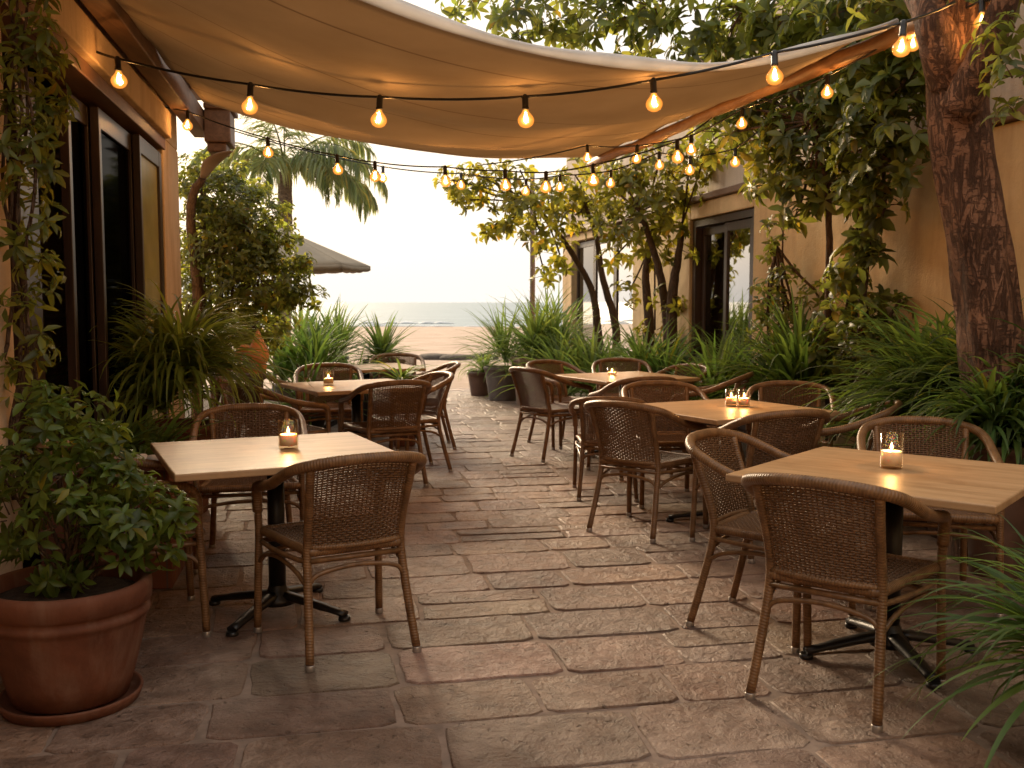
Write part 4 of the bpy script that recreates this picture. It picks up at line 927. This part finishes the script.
# crooked old trunk with a hanging dried leaf at the building corner
root = empty('dead_palm_stem', tuple(at(196, 420, 9.3).xy) + (0,), 0, 'crooked dark bare stem with a dried hanging leaf at the restaurant corner', 'tree stem')
m = MB(); limb(m, [at(197, 440, 9.3), at(198, 330, 9.3), at(196, 270, 9.3), at(191, 225, 9.25), at(193, 195, 9.2), at(203, 178, 9.15)], 0.058, 0.036, 10, 5, 0.006); place_child(m, 'trunk', 'thin_bark', root)
m = MB(); a0 = [at(203, 178, 9.15), at(210, 164, 9.1), at(221, 155, 9.0), at(232, 151, 8.95)]; sp = smooth_path(a0, 5)
m.tube(sp, [0.02 + 0.075 * math.sin(math.pi * min(1, (i + 1) / len(sp))) for i in range(len(sp))], 8, flat=(0.25, 1.0)); place_child(m, 'dried_leaf', 'dried_leaf', root)

# ---- fan / spiky plants on the left
def spiky(px, py, D, z, label, n, L, W, mat='spiky_leaf', group='spiky garden plants', pot=None, el=(0.2, 1.5), droop=(0.4, 1.5), heads=1, spread=0.05, **k):
    p = at(px, py, D); r_ = strap_plant(p.x, p.y, z, label, mat, n, L, W, 'spiky_plant', 'plant', group, el=el, droop=droop, heads=heads, spread=spread, **k)
    return r_
spiky(300, 345, 10.4, 0.55, 'dense palm like plant with glossy fans left of the second table', 260, 0.85, 0.036, 'strap_leaf', el=(0.3, 1.5), droop=(0.5, 1.7), heads=4, spread=0.22, stems=[(0.1, 0, 0.05), (-.1, 0.05, 0.05)])
spiky(322, 330, 11.8, 0.75, 'tall palm like plant with upright fans below the parasol', 260, 0.72, 0.036, 'spiky_leaf', el=(0.3, 1.5), droop=(0.3, 1.2), heads=5, spread=0.3)
spiky(384, 358, 11.7, 0.72, 'round spiky plant against the sand at the end of the left bed', 130, 0.58, 0.032, el=(-0.1, 1.5), droop=(0.1, 0.9), heads=1)
spiky(300, 372, 9.6, 0.3, 'low fan leaved plant behind the second left table', 110, 0.72, 0.03, 'strap_leaf', el=(0.2, 1.4), droop=(0.6, 1.8), heads=3, spread=0.2, lo=.5, hi=1.1)
spiky(352, 362, 11.2, 0.35, 'low thin leaved plant beside the round spiky plant', 110, 0.60, 0.018, el=(0.2, 1.4), droop=(0.5, 1.5), heads=3, spread=0.2)
spiky(404, 372, 9.75, 0.60, 'green arching fronds in front of the far left table', 60, 0.50, 0.03, 'spiky_leaf', el=(-0.1, 0.8), droop=(0.8, 1.6), heads=1)
for o in list(scene.objects):
    pass
# pots below the raised left plants
for nm, px, py, D, h_, r_, mt, lab in (('planter', 300, 345, 10.4, 0.56, 0.26, 'grey_pot', 'grey pot under the glossy palm like plant'), ('planter', 322, 330, 11.8, 0.76, 0.30, 'brown_glazed_pot', 'tall brown pot under the upright fan plant'),
                                  ('planter', 384, 358, 11.7, 0.73, 0.24, 'grey_pot', 'tall grey pot under the round spiky plant'), ('planter', 404, 372, 9.75, 0.61, 0.15, 'terracotta', 'slim terracotta pot under the arching fronds'),
                                  ('planter', 352, 362, 11.2, 0.36, 0.22, 'brown_glazed_pot', 'brown pot under the low thin leaved plant'), ('planter', 300, 372, 9.6, 0.31, 0.24, 'dark_pot', 'dark pot under the low fan leaved plant')):
    p = at(px, py, D); o = tag(pot_mesh(r_, h_, 0.7).build(nm, mt), lab, 'plant pot', 'pots under the left plants'); o.location = (p.x, p.y, 0)

# ---- coconut palm
root_p = at(286, 300, 22); top = at(285, 172, 22)
root = empty('coconut_palm', (root_p.x - 0.1, 22, -0.2), 0, 'coconut palm with drooping feathery fronds behind the parasol', 'palm tree')
m = MB(); limb(m, [Vector((root_p.x - 0.15, 22, -0.3)), at(285, 260, 22), at(285, 215, 22), top], 0.19, 0.15, 14, 8, 0.012); place_child(m, 'trunk', 'palm_bark', root)
m = MB()
def frond(mb, base, az, el, L, droop, nl=62, ll=0.62):
    p = Vector(base); e = el; seg = 16; pts = []; tg = []
    for i in range(seg + 1):
        d = Vector((math.cos(az) * math.cos(e), math.sin(az) * math.cos(e), math.sin(e))); pts.append(p.copy()); tg.append(d); p = p + d * (L / seg); e -= droop / seg * (0.5 + i / seg)
    mb.tube(pts, [0.028 * (1 - 0.85 * i / seg) for i in range(seg + 1)], 5, tint=(0.9, 0.8, 0.5))
    side = Vector((-math.sin(az), math.cos(az), 0))
    for k in range(nl):
        u = 0.10 + 0.9 * k / nl; f = u * seg; i = min(seg - 1, int(f)); q = pts[i].lerp(pts[i + 1], f - i); d = tg[i]
        l_ = ll * (0.55 + 0.75 * math.sin(math.pi * min(1, u * 0.95 + .05))) * rnd(.85, 1.1)
        for sgn in (-1, 1):
            dd = side * sgn * rnd(0.55, 0.9) + d * rnd(0.5, .8) + Vector((0, 0, -rnd(0.15, .75)))
            mb.leaf(q, dd, Vector((0, 0, 1)), l_, 0.048, tintv(0.6, 1.5), rnd(.15, .5), 0.3)
for k, (az, el, L, dr) in enumerate(((0.1, 0.5, 2.4, 1.9), (0.6, 0.9, 2.3, 1.8), (2.2, .75, 2.2, 1.8), (2.9, .5, 2.2, 1.8), (0.85, 0.45, 2.2, 1.9), (5.75, 0.6, 2.3, 1.9), (3.5, .7, 2.1, 1.9), (4.6, .4, 1.9, 2.1), (5.5, .45, 2.2, 2.3), (5.95, .25, 2.3, 2.0), (0.35, 0.2, 2.1, 1.5), (1.8, 1.25, 2.0, 1.3), (4.5, 1.2, 1.9, 1.5))):
    frond(m, top, az, el + 0.12, L * 1.08, dr * 1.1)
place_child(m, 'crown', 'palm_leaf', root)

# ---- parasol far left
pc = at(272, 228, 15)
root = empty('parasol', (pc.x, 15, 0), R(9), 'grey canvas parasol with scalloped edge behind the left bush', 'parasol')
za, ze, rad = at(272, 225, 15).z, at(367, 266, 15).z, 1.44
m = MB(); N8 = 8
def um(k, u, drop=0): an = 2 * math.pi * k / N8; return Vector((math.cos(an) * rad * u, math.sin(an) * rad * u, za + (ze - za) * (u ** 1.08) - 0.015 * math.sin(math.pi * u)))
SEG = 10
for k in range(N8):
    n0 = len(m.v)
    for i in range(SEG + 1):
        for j in range(9):
            w = j / 8; u = 0.02 + 0.98 * i / SEG; p = um(k, u).lerp(um(k + 1, u), w); p.z -= 0.018 * math.sin(math.pi * w) * u; m.v.append(tuple(p))
    for i in range(SEG):
        for j in range(8): a = n0 + i * 9 + j; m.face((a, a + 1, a + 10, a + 9))
cp = m.build('canopy', 'parasol_cloth', root); so = cp.modifiers.new('t', 'SOLIDIFY'); so.thickness = 0.006
m = MB()
for k in range(N8):
    n0 = len(m.v)
    for j in range(17):
        w = j / 16; p = um(k, 1.0).lerp(um(k + 1, 1.0), w); p.z -= 0.018 * math.sin(math.pi * w); d = 0.06 + 0.012 * abs(math.sin(w * 4 * math.pi))
        m.v += [tuple(p), tuple(p * 1.0 + Vector((0, 0, -d)))]
    for j in range(16): a = n0 + j * 2; m.face((a, a + 2, a + 3, a + 1))
vl = m.build('valance', 'parasol_cloth', root); so = vl.modifiers.new('t', 'SOLIDIFY'); so.thickness = 0.005
m = MB(); m.tube([(0, 0, -0.1), (0, 0, za + 0.08)], 0.028, 12); m.build('pole', 'post_wood', root)
for k in range(N8): m = MB(); m.tube([um(k, 0.03) - Vector((0, 0, .03)), um(k, 0.5) - Vector((0, 0, .02)), um(k, 0.98) - Vector((0, 0, .015))], 0.011, 6); m.build('rib', 'post_wood', root)
m = MB(); m.lathe([(0.28, 0.0), (0.28, 0.06), (0.06, 0.09), (0.04, 0.25)], 24, (0, 0, -0.07)); m.build('base', 'grey_pot', root)

# ------------------------------------------------------------------ right: big tree
root = empty('patio_tree', tuple(at(985, 480, 5.3).xy) + (0,), 0, 'big rough barked tree trunk on the right holding the canopy pole', 'tree')
m = MB(); tr_pts = [at(1008, 575, 5.35), at(1001, 450, 5.32), at(992, 340, 5.3), at(983, 270, 5.3), at(971, 200, 5.3), at(960, 130, 5.3), at(956, 60, 5.3), at(960, -20, 5.3), at(972, -120, 5.3)]
sp = smooth_path(tr_pts, 7); n_ = len(sp); NSD = 26; base_i = len(m.v)
for i, p in enumerate(sp):
    u = i / (n_ - 1); rr = 0.168 - 0.025 * u + 0.14 * max(0, 0.2 - u) / 0.2
    if u > 0.72: rr += 0.03 * math.sin((u - .72) / .28 * math.pi)
    for k in range(NSD):
        an = 2 * math.pi * k / NSD; q = Vector((math.cos(an), math.sin(an), 0))
        ridg = 0.022 * noise.noise(Vector((math.cos(an) * 2.2, math.sin(an) * 2.2, p.z * 1.2))) + 0.014 * noise.noise(Vector((math.cos(an) * 5, math.sin(an) * 5, p.z * 3 + 7)))
        m.v.append(tuple(p + q * (rr + ridg)))
for i in range(n_ - 1):
    for k in range(NSD): k2 = (k + 1) % NSD; m.face((i * NSD + k, i * NSD + k2, (i + 1) * NSD + k2, (i + 1) * NSD + k))
place_child(m, 'trunk', 'tree_bark', root)
m = MB(); limb(m, [at(958, 110, 5.15), at(985, 55, 5.0), at(1003, 5, 4.9), at(1030, -70, 4.8)], 0.10, 0.05, 12, 6, 0.005); place_child(m, 'branch', 'tree_bark', root)
m = MB(); limb(m, [at(972, -100, 5.3), at(930, -230, 5.8), at(840, -260, 6.6)], 0.14, 0.05, 10, 6, 0.006); place_child(m, 'branch', 'tree_bark', root)
m = MB(); limb(m, [at(952, 80, 5.25), at(938, 40, 5.15), at(925, 5, 5.2), at(890, -50, 5.6), at(820, -90, 6.5), at(720, -95, 7.6), at(620, -40, 9.2)], 0.12, 0.025, 12, 6, 0.006)
mb_ = m
m = MB(); cl = []
for px, py, D, r_, n in ((470, -8, 10.5, .32, 12), (520, 8, 9.9, .40, 26), (570, 0, 9.6, .40, 24), (615, 22, 9.4, .36, 22), (650, 8, 9.2, .40, 26), (700, 18, 9.0, .42, 32), (745, 10, 8.7, .42, 32), (790, 15, 8.3, .40, 32), (835, 12, 7.9, .38, 30), (875, 5, 7.4, .36, 28), (905, -10, 6.6, .34, 22), (560, -50, 9.6, .45, 22), (640, -55, 9.2, .5, 26), (730, -60, 8.5, .5, 28), (820, -60, 7.7, .5, 28), (900, -70, 6.6, .5, 24), (965, -110, 5.5, .5, 22), (850, 40, 7.6, .3, 16), (905, 30, 6.9, .25, 12), (640, 35, 9.6, .28, 12), (560, 30, 10, .25, 10), (1005, -60, 4.9, .3, 14)):
    cl.append((at(px, py, D), r_, n))
for px, py, D, r_, n in ((1000, 45, 4.7, .12, 5), (1015, 80, 4.7, .13, 6), (1020, 30, 4.7, .14, 7), (1018, 115, 4.75, .10, 4), (800, 8, 5.9, .12, 4), (868, 6, 5.6, .12, 3)): cl.append((at(px, py, D), r_, n))
crown(m, mb_, cl[:-6], 0.165, 0.058, 7, 0.3, 0.45, 1.5, tr=0.008); crown(m, mb_, cl[-6:], 0.10, 0.034, 6, 0.3, 0.5, 1.5, tr=0.004)
place_child(mb_, 'branch', 'tree_bark', root); place_child(m, 'crown', 'dark_leaf', root)

# ---- trees trained against the right wall
def wall_tree(name, label, stems, cls, mat, L, W, cat='tree', nleaf=7, group=None, r0=0.045, lo=.5, hi=1.4, droop=.3):
    b0 = stems[0][0]; root = empty(name, (b0.x, b0.y, 0), 0, label, cat, group)
    m = MB(); tw = MB()
    for st in stems: limb(m, st, r0 * rnd(.85, 1.1), r0 * 0.35, 9, 5, 0.006)
    cl = [(at(a, b, c), d, e) for a, b, c, d, e in cls]; tw = m; crown(m2 := MB(), tw, cl, L, W, nleaf, droop, lo, hi, tr=0.006)
    ends = [s[-1] for s in stems]
    for c_, r_, n in cl:
        s = min(stems, key=lambda q: (q[-1] - c_).length); mid = s[-1].lerp(c_, .5) + rvec() * .06
        tw.tube(smooth_path([s[-1], mid, c_], 4), 0.012, 6)
    place_child(m, 'trunk', 'thin_bark', root); place_child(m2, 'crown', mat, root)
    return root
wall_tree('wall_tree', 'dark leaved tree with a slender bare stem against the ochre wall', [[at(830, 440, 8.3), at(829, 330, 8.3), at(829, 240, 8.25), at(826, 180, 8.2), at(815, 120, 8.1)]],
    ((700, 95, 9.2, .30, 18), (735, 100, 9.0, .34, 26), (770, 95, 8.7, .36, 30), (808, 85, 8.4, .36, 32), (845, 90, 8.0, .34, 30), (722, 135, 9.0, .28, 18), (760, 140, 8.8, .32, 26), (800, 135, 8.4, .32, 28), (840, 135, 8.1, .30, 26), (775, 175, 8.7, .26, 18), (815, 180, 8.3, .28, 22), (800, 205, 8.5, .2, 11), (835, 195, 8.2, .2, 12), (700, 60, 9.3, .3, 18), (770, 60, 8.8, .3, 20), (840, 60, 8.1, .3, 20)), 'dark_leaf', 0.155, 0.056, lo=.45, hi=1.45)
wall_tree('wall_tree', 'dark leaved tree with glossy leaf whorls beside the big trunk', [[at(862, 440, 7.7), at(860, 340, 7.7), at(866, 260, 7.65), at(868, 190, 7.55), at(872, 130, 7.4)]],
    ((875, 70, 7.3, .30, 26), (905, 80, 7.0, .26, 20), (880, 110, 7.3, .28, 24), (908, 125, 7.0, .22, 16), (870, 150, 7.4, .26, 22), (895, 165, 7.2, .22, 15), (862, 195, 7.5, .22, 16), (885, 205, 7.3, .16, 9), (860, 235, 7.6, .16, 10), (850, 270, 7.7, .16, 10), (872, 262, 7.5, .10, 4), (905, 50, 7.0, .25, 16)), 'dark_leaf', 0.15, 0.06, lo=.5, hi=1.5)
wall_tree('climbing_shrub', 'thin climbing shrub with small leaves right of the glass doors', [[at(785, 420, 9.0), at(784, 330, 9.0), at(782, 270, 9.0), at(784, 215, 9.0)], [at(770, 420, 9.1), at(768, 300, 9.1), at(776, 245, 9.1)]],
    ((780, 225, 9.0, .12, 7), (770, 250, 9.1, .14, 10), (785, 275, 9.0, .16, 12), (768, 295, 9.1, .18, 15), (790, 310, 8.9, .18, 16), (765, 325, 9.1, .2, 16), (800, 335, 8.8, .2, 16), (780, 350, 8.9, .2, 16), (815, 290, 8.7, .13, 8)), 'bush_leaf', 0.095, 0.038, 'shrub', 6, None, 0.018)
wall_tree('climbing_shrub', 'bushy shrub with round dark leaves at the foot of the slender stem', [[at(845, 430, 8.0), at(843, 340, 8.0), at(850, 280, 7.95)], [at(875, 430, 7.8), at(870, 330, 7.8)]],
    ((845, 285, 7.9, .16, 11), (868, 300, 7.7, .18, 13), (835, 320, 8.0, .2, 16), (865, 335, 7.7, .22, 18), (892, 335, 7.6, .16, 10), (840, 355, 7.9, .22, 18), (880, 365, 7.7, .22, 16), (900, 300, 7.5, .10, 5), (820, 345, 8.1, .16, 10)), 'dark_leaf', 0.115, 0.052, 'shrub', 6, None, 0.02, .5, 1.5)
wall_tree('courtyard_tree', 'yellow green tree with dark slanting stems in front of the far windows', [[at(612, 400, 13.8), at(616, 330, 13.8), at(603, 280, 13.7), at(597, 240, 13.6), at(585, 205, 13.4)], [at(606, 400, 14), at(598, 330, 14), at(590, 285, 14), at(560, 235, 13.8), at(535, 205, 13.5)]],
    ((452, 180, 13.3, .20, 8), (470, 188, 13.3, .30, 14), (478, 175, 13.2, .26, 12), (500, 190, 13.2, .34, 20), (525, 200, 13.2, .36, 22), (490, 228, 13.3, .22, 8), (550, 195, 13.2, .40, 28), (575, 215, 13.3, .40, 28), (540, 232, 13.5, .34, 18), (560, 255, 13.7, .30, 14), (600, 200, 13.2, .38, 26), (512, 218, 13.4, .26, 12), (545, 275, 13.9, .2, 7), (520, 170, 13, .26, 12), (575, 175, 12.9, .3, 16), (460, 200, 13.4, .16, 6)), 'yellow_green_leaf', 0.15, 0.062, nleaf=6, r0=0.07, hi=1.6)
wall_tree('courtyard_tree', 'yellow green tree with forked dark trunk left of the glass doors', [[at(668, 400, 12.2), at(668, 330, 12.2), at(661, 280, 12.1), at(652, 245, 12.0), at(640, 212, 11.9)], [at(650, 400, 12.6), at(649, 320, 12.6), at(646, 270, 12.5), at(655, 225, 12.2)], [at(672, 390, 12.1), at(672, 300, 12.0), at(678, 260, 11.9), at(682, 225, 11.8)]],
    ((620, 195, 12.2, .36, 24), (640, 185, 12, .38, 26), (662, 195, 11.8, .36, 26), (682, 185, 11.6, .32, 20), (640, 220, 12.1, .34, 20), (665, 225, 11.9, .3, 16), (615, 225, 12.5, .3, 16), (690, 160, 11.4, .32, 20), (660, 160, 11.6, .34, 22), (635, 165, 11.8, .3, 18), (710, 140, 11, .3, 18), (645, 255, 12.3, .24, 9), (680, 250, 11.9, .2, 8), (612, 260, 12.9, .24, 8), (668, 300, 12, .22, 9), (630, 290, 12.8, .22, 8), (655, 330, 12.4, .26, 12), (610, 175, 12.2, .3, 16)), 'yellow_green_leaf', 0.14, 0.058, nleaf=6, r0=0.085, hi=1.5)

# ---- slender post by the beach
p = at(532, 330, 19); m = MB(); m.tube([(p.x, 19, -0.3), (p.x + 0.01, 19, 2.0), (p.x, 19, at(532, 165, 19).z)], [0.055, 0.05, 0.045], 12)
tag(m.build('wooden_post', 'post_wood'), 'slender grey wooden post standing by the beach beyond the potted plants', 'post')

# ---- potted plants at the far right of the aisle
def potted(px, py, D, r, h, mat, label, n, L, W, leafm='spiky_leaf', taper=.72, **k):
    p = at(px, py, D); root = empty('potted_plant', (p.x, D, 0), 0, label, 'potted plant', 'potted plants beside the aisle'); pot_mesh(r, h, taper).build('pot', mat, root)
    f = strap_foliage(n, L, W, zb=h - 0.03, **k); f.build('foliage', leafm, root); soil_disc(r * .92, h - .04).build('soil', 'soil', root); return root
potted(480, 394, 15.0, 0.19, 0.36, 'brown_glazed_pot', 'small brown pot with trailing pale green leaves beside the aisle', 110, 0.62, 0.02, el=(0.1, 1.3), droop=(1.4, 2.6), lo=.8, hi=1.6)
potted(503, 400, 14.3, 0.27, 0.48, 'grey_pot', 'grey round pot with spiky plant next to the small brown pot', 150, 0.92, 0.028, el=(-0.1, 1.5), droop=(0.3, 1.6), heads=3, spread=.1, stem=.25)
potted(524, 402, 13.7, 0.14, 0.42, 'planter_wood', 'narrow pale pot squeezed before the wooden planter', 60, 0.50, 0.02, el=(0.2, 1.4), droop=(0.8, 2.0))
p = at(545, 392, 13.7)
root = empty('planter_box', (p.x, p.y, 0), R(12), 'weathered wooden planter box with flared sides full of spiky leaves', 'planter')
m = MB()
def frust(mb, a0, a1, z0, z1, th=0.03):
    mb.hexa([(-a0, -a0 * .7, z0), (a0, -a0 * .7, z0), (a0, a0 * .7, z0), (-a0, a0 * .7, z0), (-a1, -a1 * .7, z1), (a1, -a1 * .7, z1), (a1, a1 * .7, z1), (-a1, a1 * .7, z1)])
frust(m, .26, .40, 0, .60); bevel(m.build('box', 'planter_wood', root), .01)
m = MB(); m.box((0, -.285, .625), (.86, .05, .05)); m.box((0, .285, .625), (.86, .05, .05)); m.box((-.405, 0, .625), (.05, .52, .05)); m.box((.405, 0, .625), (.05, .52, .05)); bevel(m.build('rim', 'planter_wood', root), .006)
strap_foliage(300, 0.90, 0.034, el=(0.0, 1.5), droop=(0.4, 1.8), heads=4, spread=.22, zb=.6, stem=.25).build('foliage', 'spiky_leaf', root)
spiky(575, 360, 12.6, 0.10, 'wide clump of arching pale striped leaves behind the far right table', 420, 1.02, 0.038, 'spiky_leaf', el=(0.4, 1.5), droop=(0.8, 2.4), heads=6, spread=.35, stem=.4)
spiky(618, 365, 11.9, 0.10, 'bright arching leaf clump in front of the yellow green trees', 420, 0.98, 0.038, 'spiky_leaf', el=(0.4, 1.5), droop=(0.8, 2.4), heads=6, spread=.35, stem=.4)
spiky(655, 365, 11.4, 0.10, 'arching leaf clump next to the left frame of the glass doors', 340, 0.96, 0.036, 'strap_leaf', el=(0.4, 1.5), droop=(0.8, 2.4), heads=5, spread=.28, stem=.35)
spiky(545, 335, 14.5, 0.10, 'farthest tall spiky leaf clump towards the sand', 320, 1.12, 0.036, 'spiky_leaf', el=(0.5, 1.5), droop=(0.4, 1.8), heads=5, spread=.35, stem=.5)
# broad plants below the right wall
spiky(905, 400, 6.5, 0.10, 'dark strap leaved plant low against the wall between big trunk and shrubs', 380, 0.85, 0.030, 'strap_leaf', el=(0.2, 1.4), droop=(0.8, 2.2), heads=5, spread=.25, stem=.4, lo=.45, hi=1.2)
spiky(780, 380, 8.35, 0.32, 'broad dark green strap leaved plant behind the second right table', 430, 1.0, 0.034, 'strap_leaf', el=(0.4, 1.5), droop=(0.7, 2.2), heads=5, spread=.25, stem=.35, lo=.5, hi=1.3)
spiky(728, 385, 9.2, 0.25, 'fine leaved green plant in front of the glass doors', 330, 0.85, 0.030, 'strap_leaf', el=(0.3, 1.5), droop=(0.6, 2.0), heads=4, spread=.25, stem=.25)
rt = strap_plant(*at(992, 450, 5.9).xy, 0.58, 'huge strap leaved plant wrapped round the foot of the big tree', 'strap_leaf', 560, 0.90, 0.038, el=(0.1, 1.3), droop=(0.9, 2.2), heads=7, spread=.32, seg=9, stem=.2, lo=.4, hi=1.05)
pot_mesh(.36, .60).build('pot', 'terracotta', rt).location = (0, 0, -.58)
for x_, y_, z_, L_, lab in ((2.50, 5.08, 0.66, 0.46, 'small dense strap leaved clump hiding the foot of the big trunk'), (2.70, 5.90, 0.68, 0.62, 'full strap leaved clump in a pot left of the big trunk foot'), (2.86, 5.16, 0.66, 0.66, 'strap leaved clump in a pot before the big trunk foot at the right edge'), (2.62, 6.35, 0.55, 0.85, 'strap leaved clump in a pot against the ochre wall behind the big trunk')):
    rt = strap_plant(x_, y_, z_, lab, 'strap_leaf', 420, L_, 0.032, el=(0.0, 1.4), droop=(0.9, 2.3), heads=6, spread=.20, seg=9, stem=.2, lo=.5, hi=1.25)
    pot_mesh(.26 if L_ > .6 else .17, z_ + .02).build('pot', 'brown_glazed_pot', rt).location = (0, 0, -z_)
rt = strap_plant(*at(1032, 440, 5.5).xy, 0.60, 'strap leaved plant in a brown pot at the right edge behind the front table', 'strap_leaf', 330, 0.80, 0.036, el=(0.2, 1.4), droop=(0.9, 2.2), heads=5, spread=.2, seg=9, stem=.15, lo=.4, hi=1.05)
pot_mesh(.26, .62).build('pot', 'brown_glazed_pot', rt).location = (0, 0, -.60)
rt = strap_plant(1.69, 2.86, 0.30, 'blurred arching leaves in a dark pot in the right bottom corner', 'strap_leaf', 260, 0.60, 0.021, el=(0.05, 1.35), droop=(0.9, 2.1), heads=3, spread=.07, seg=12, lo=.7, hi=1.5)
pot_mesh(.16, .32, .75).build('pot', 'dark_pot', rt).location = (0, 0, -.30)
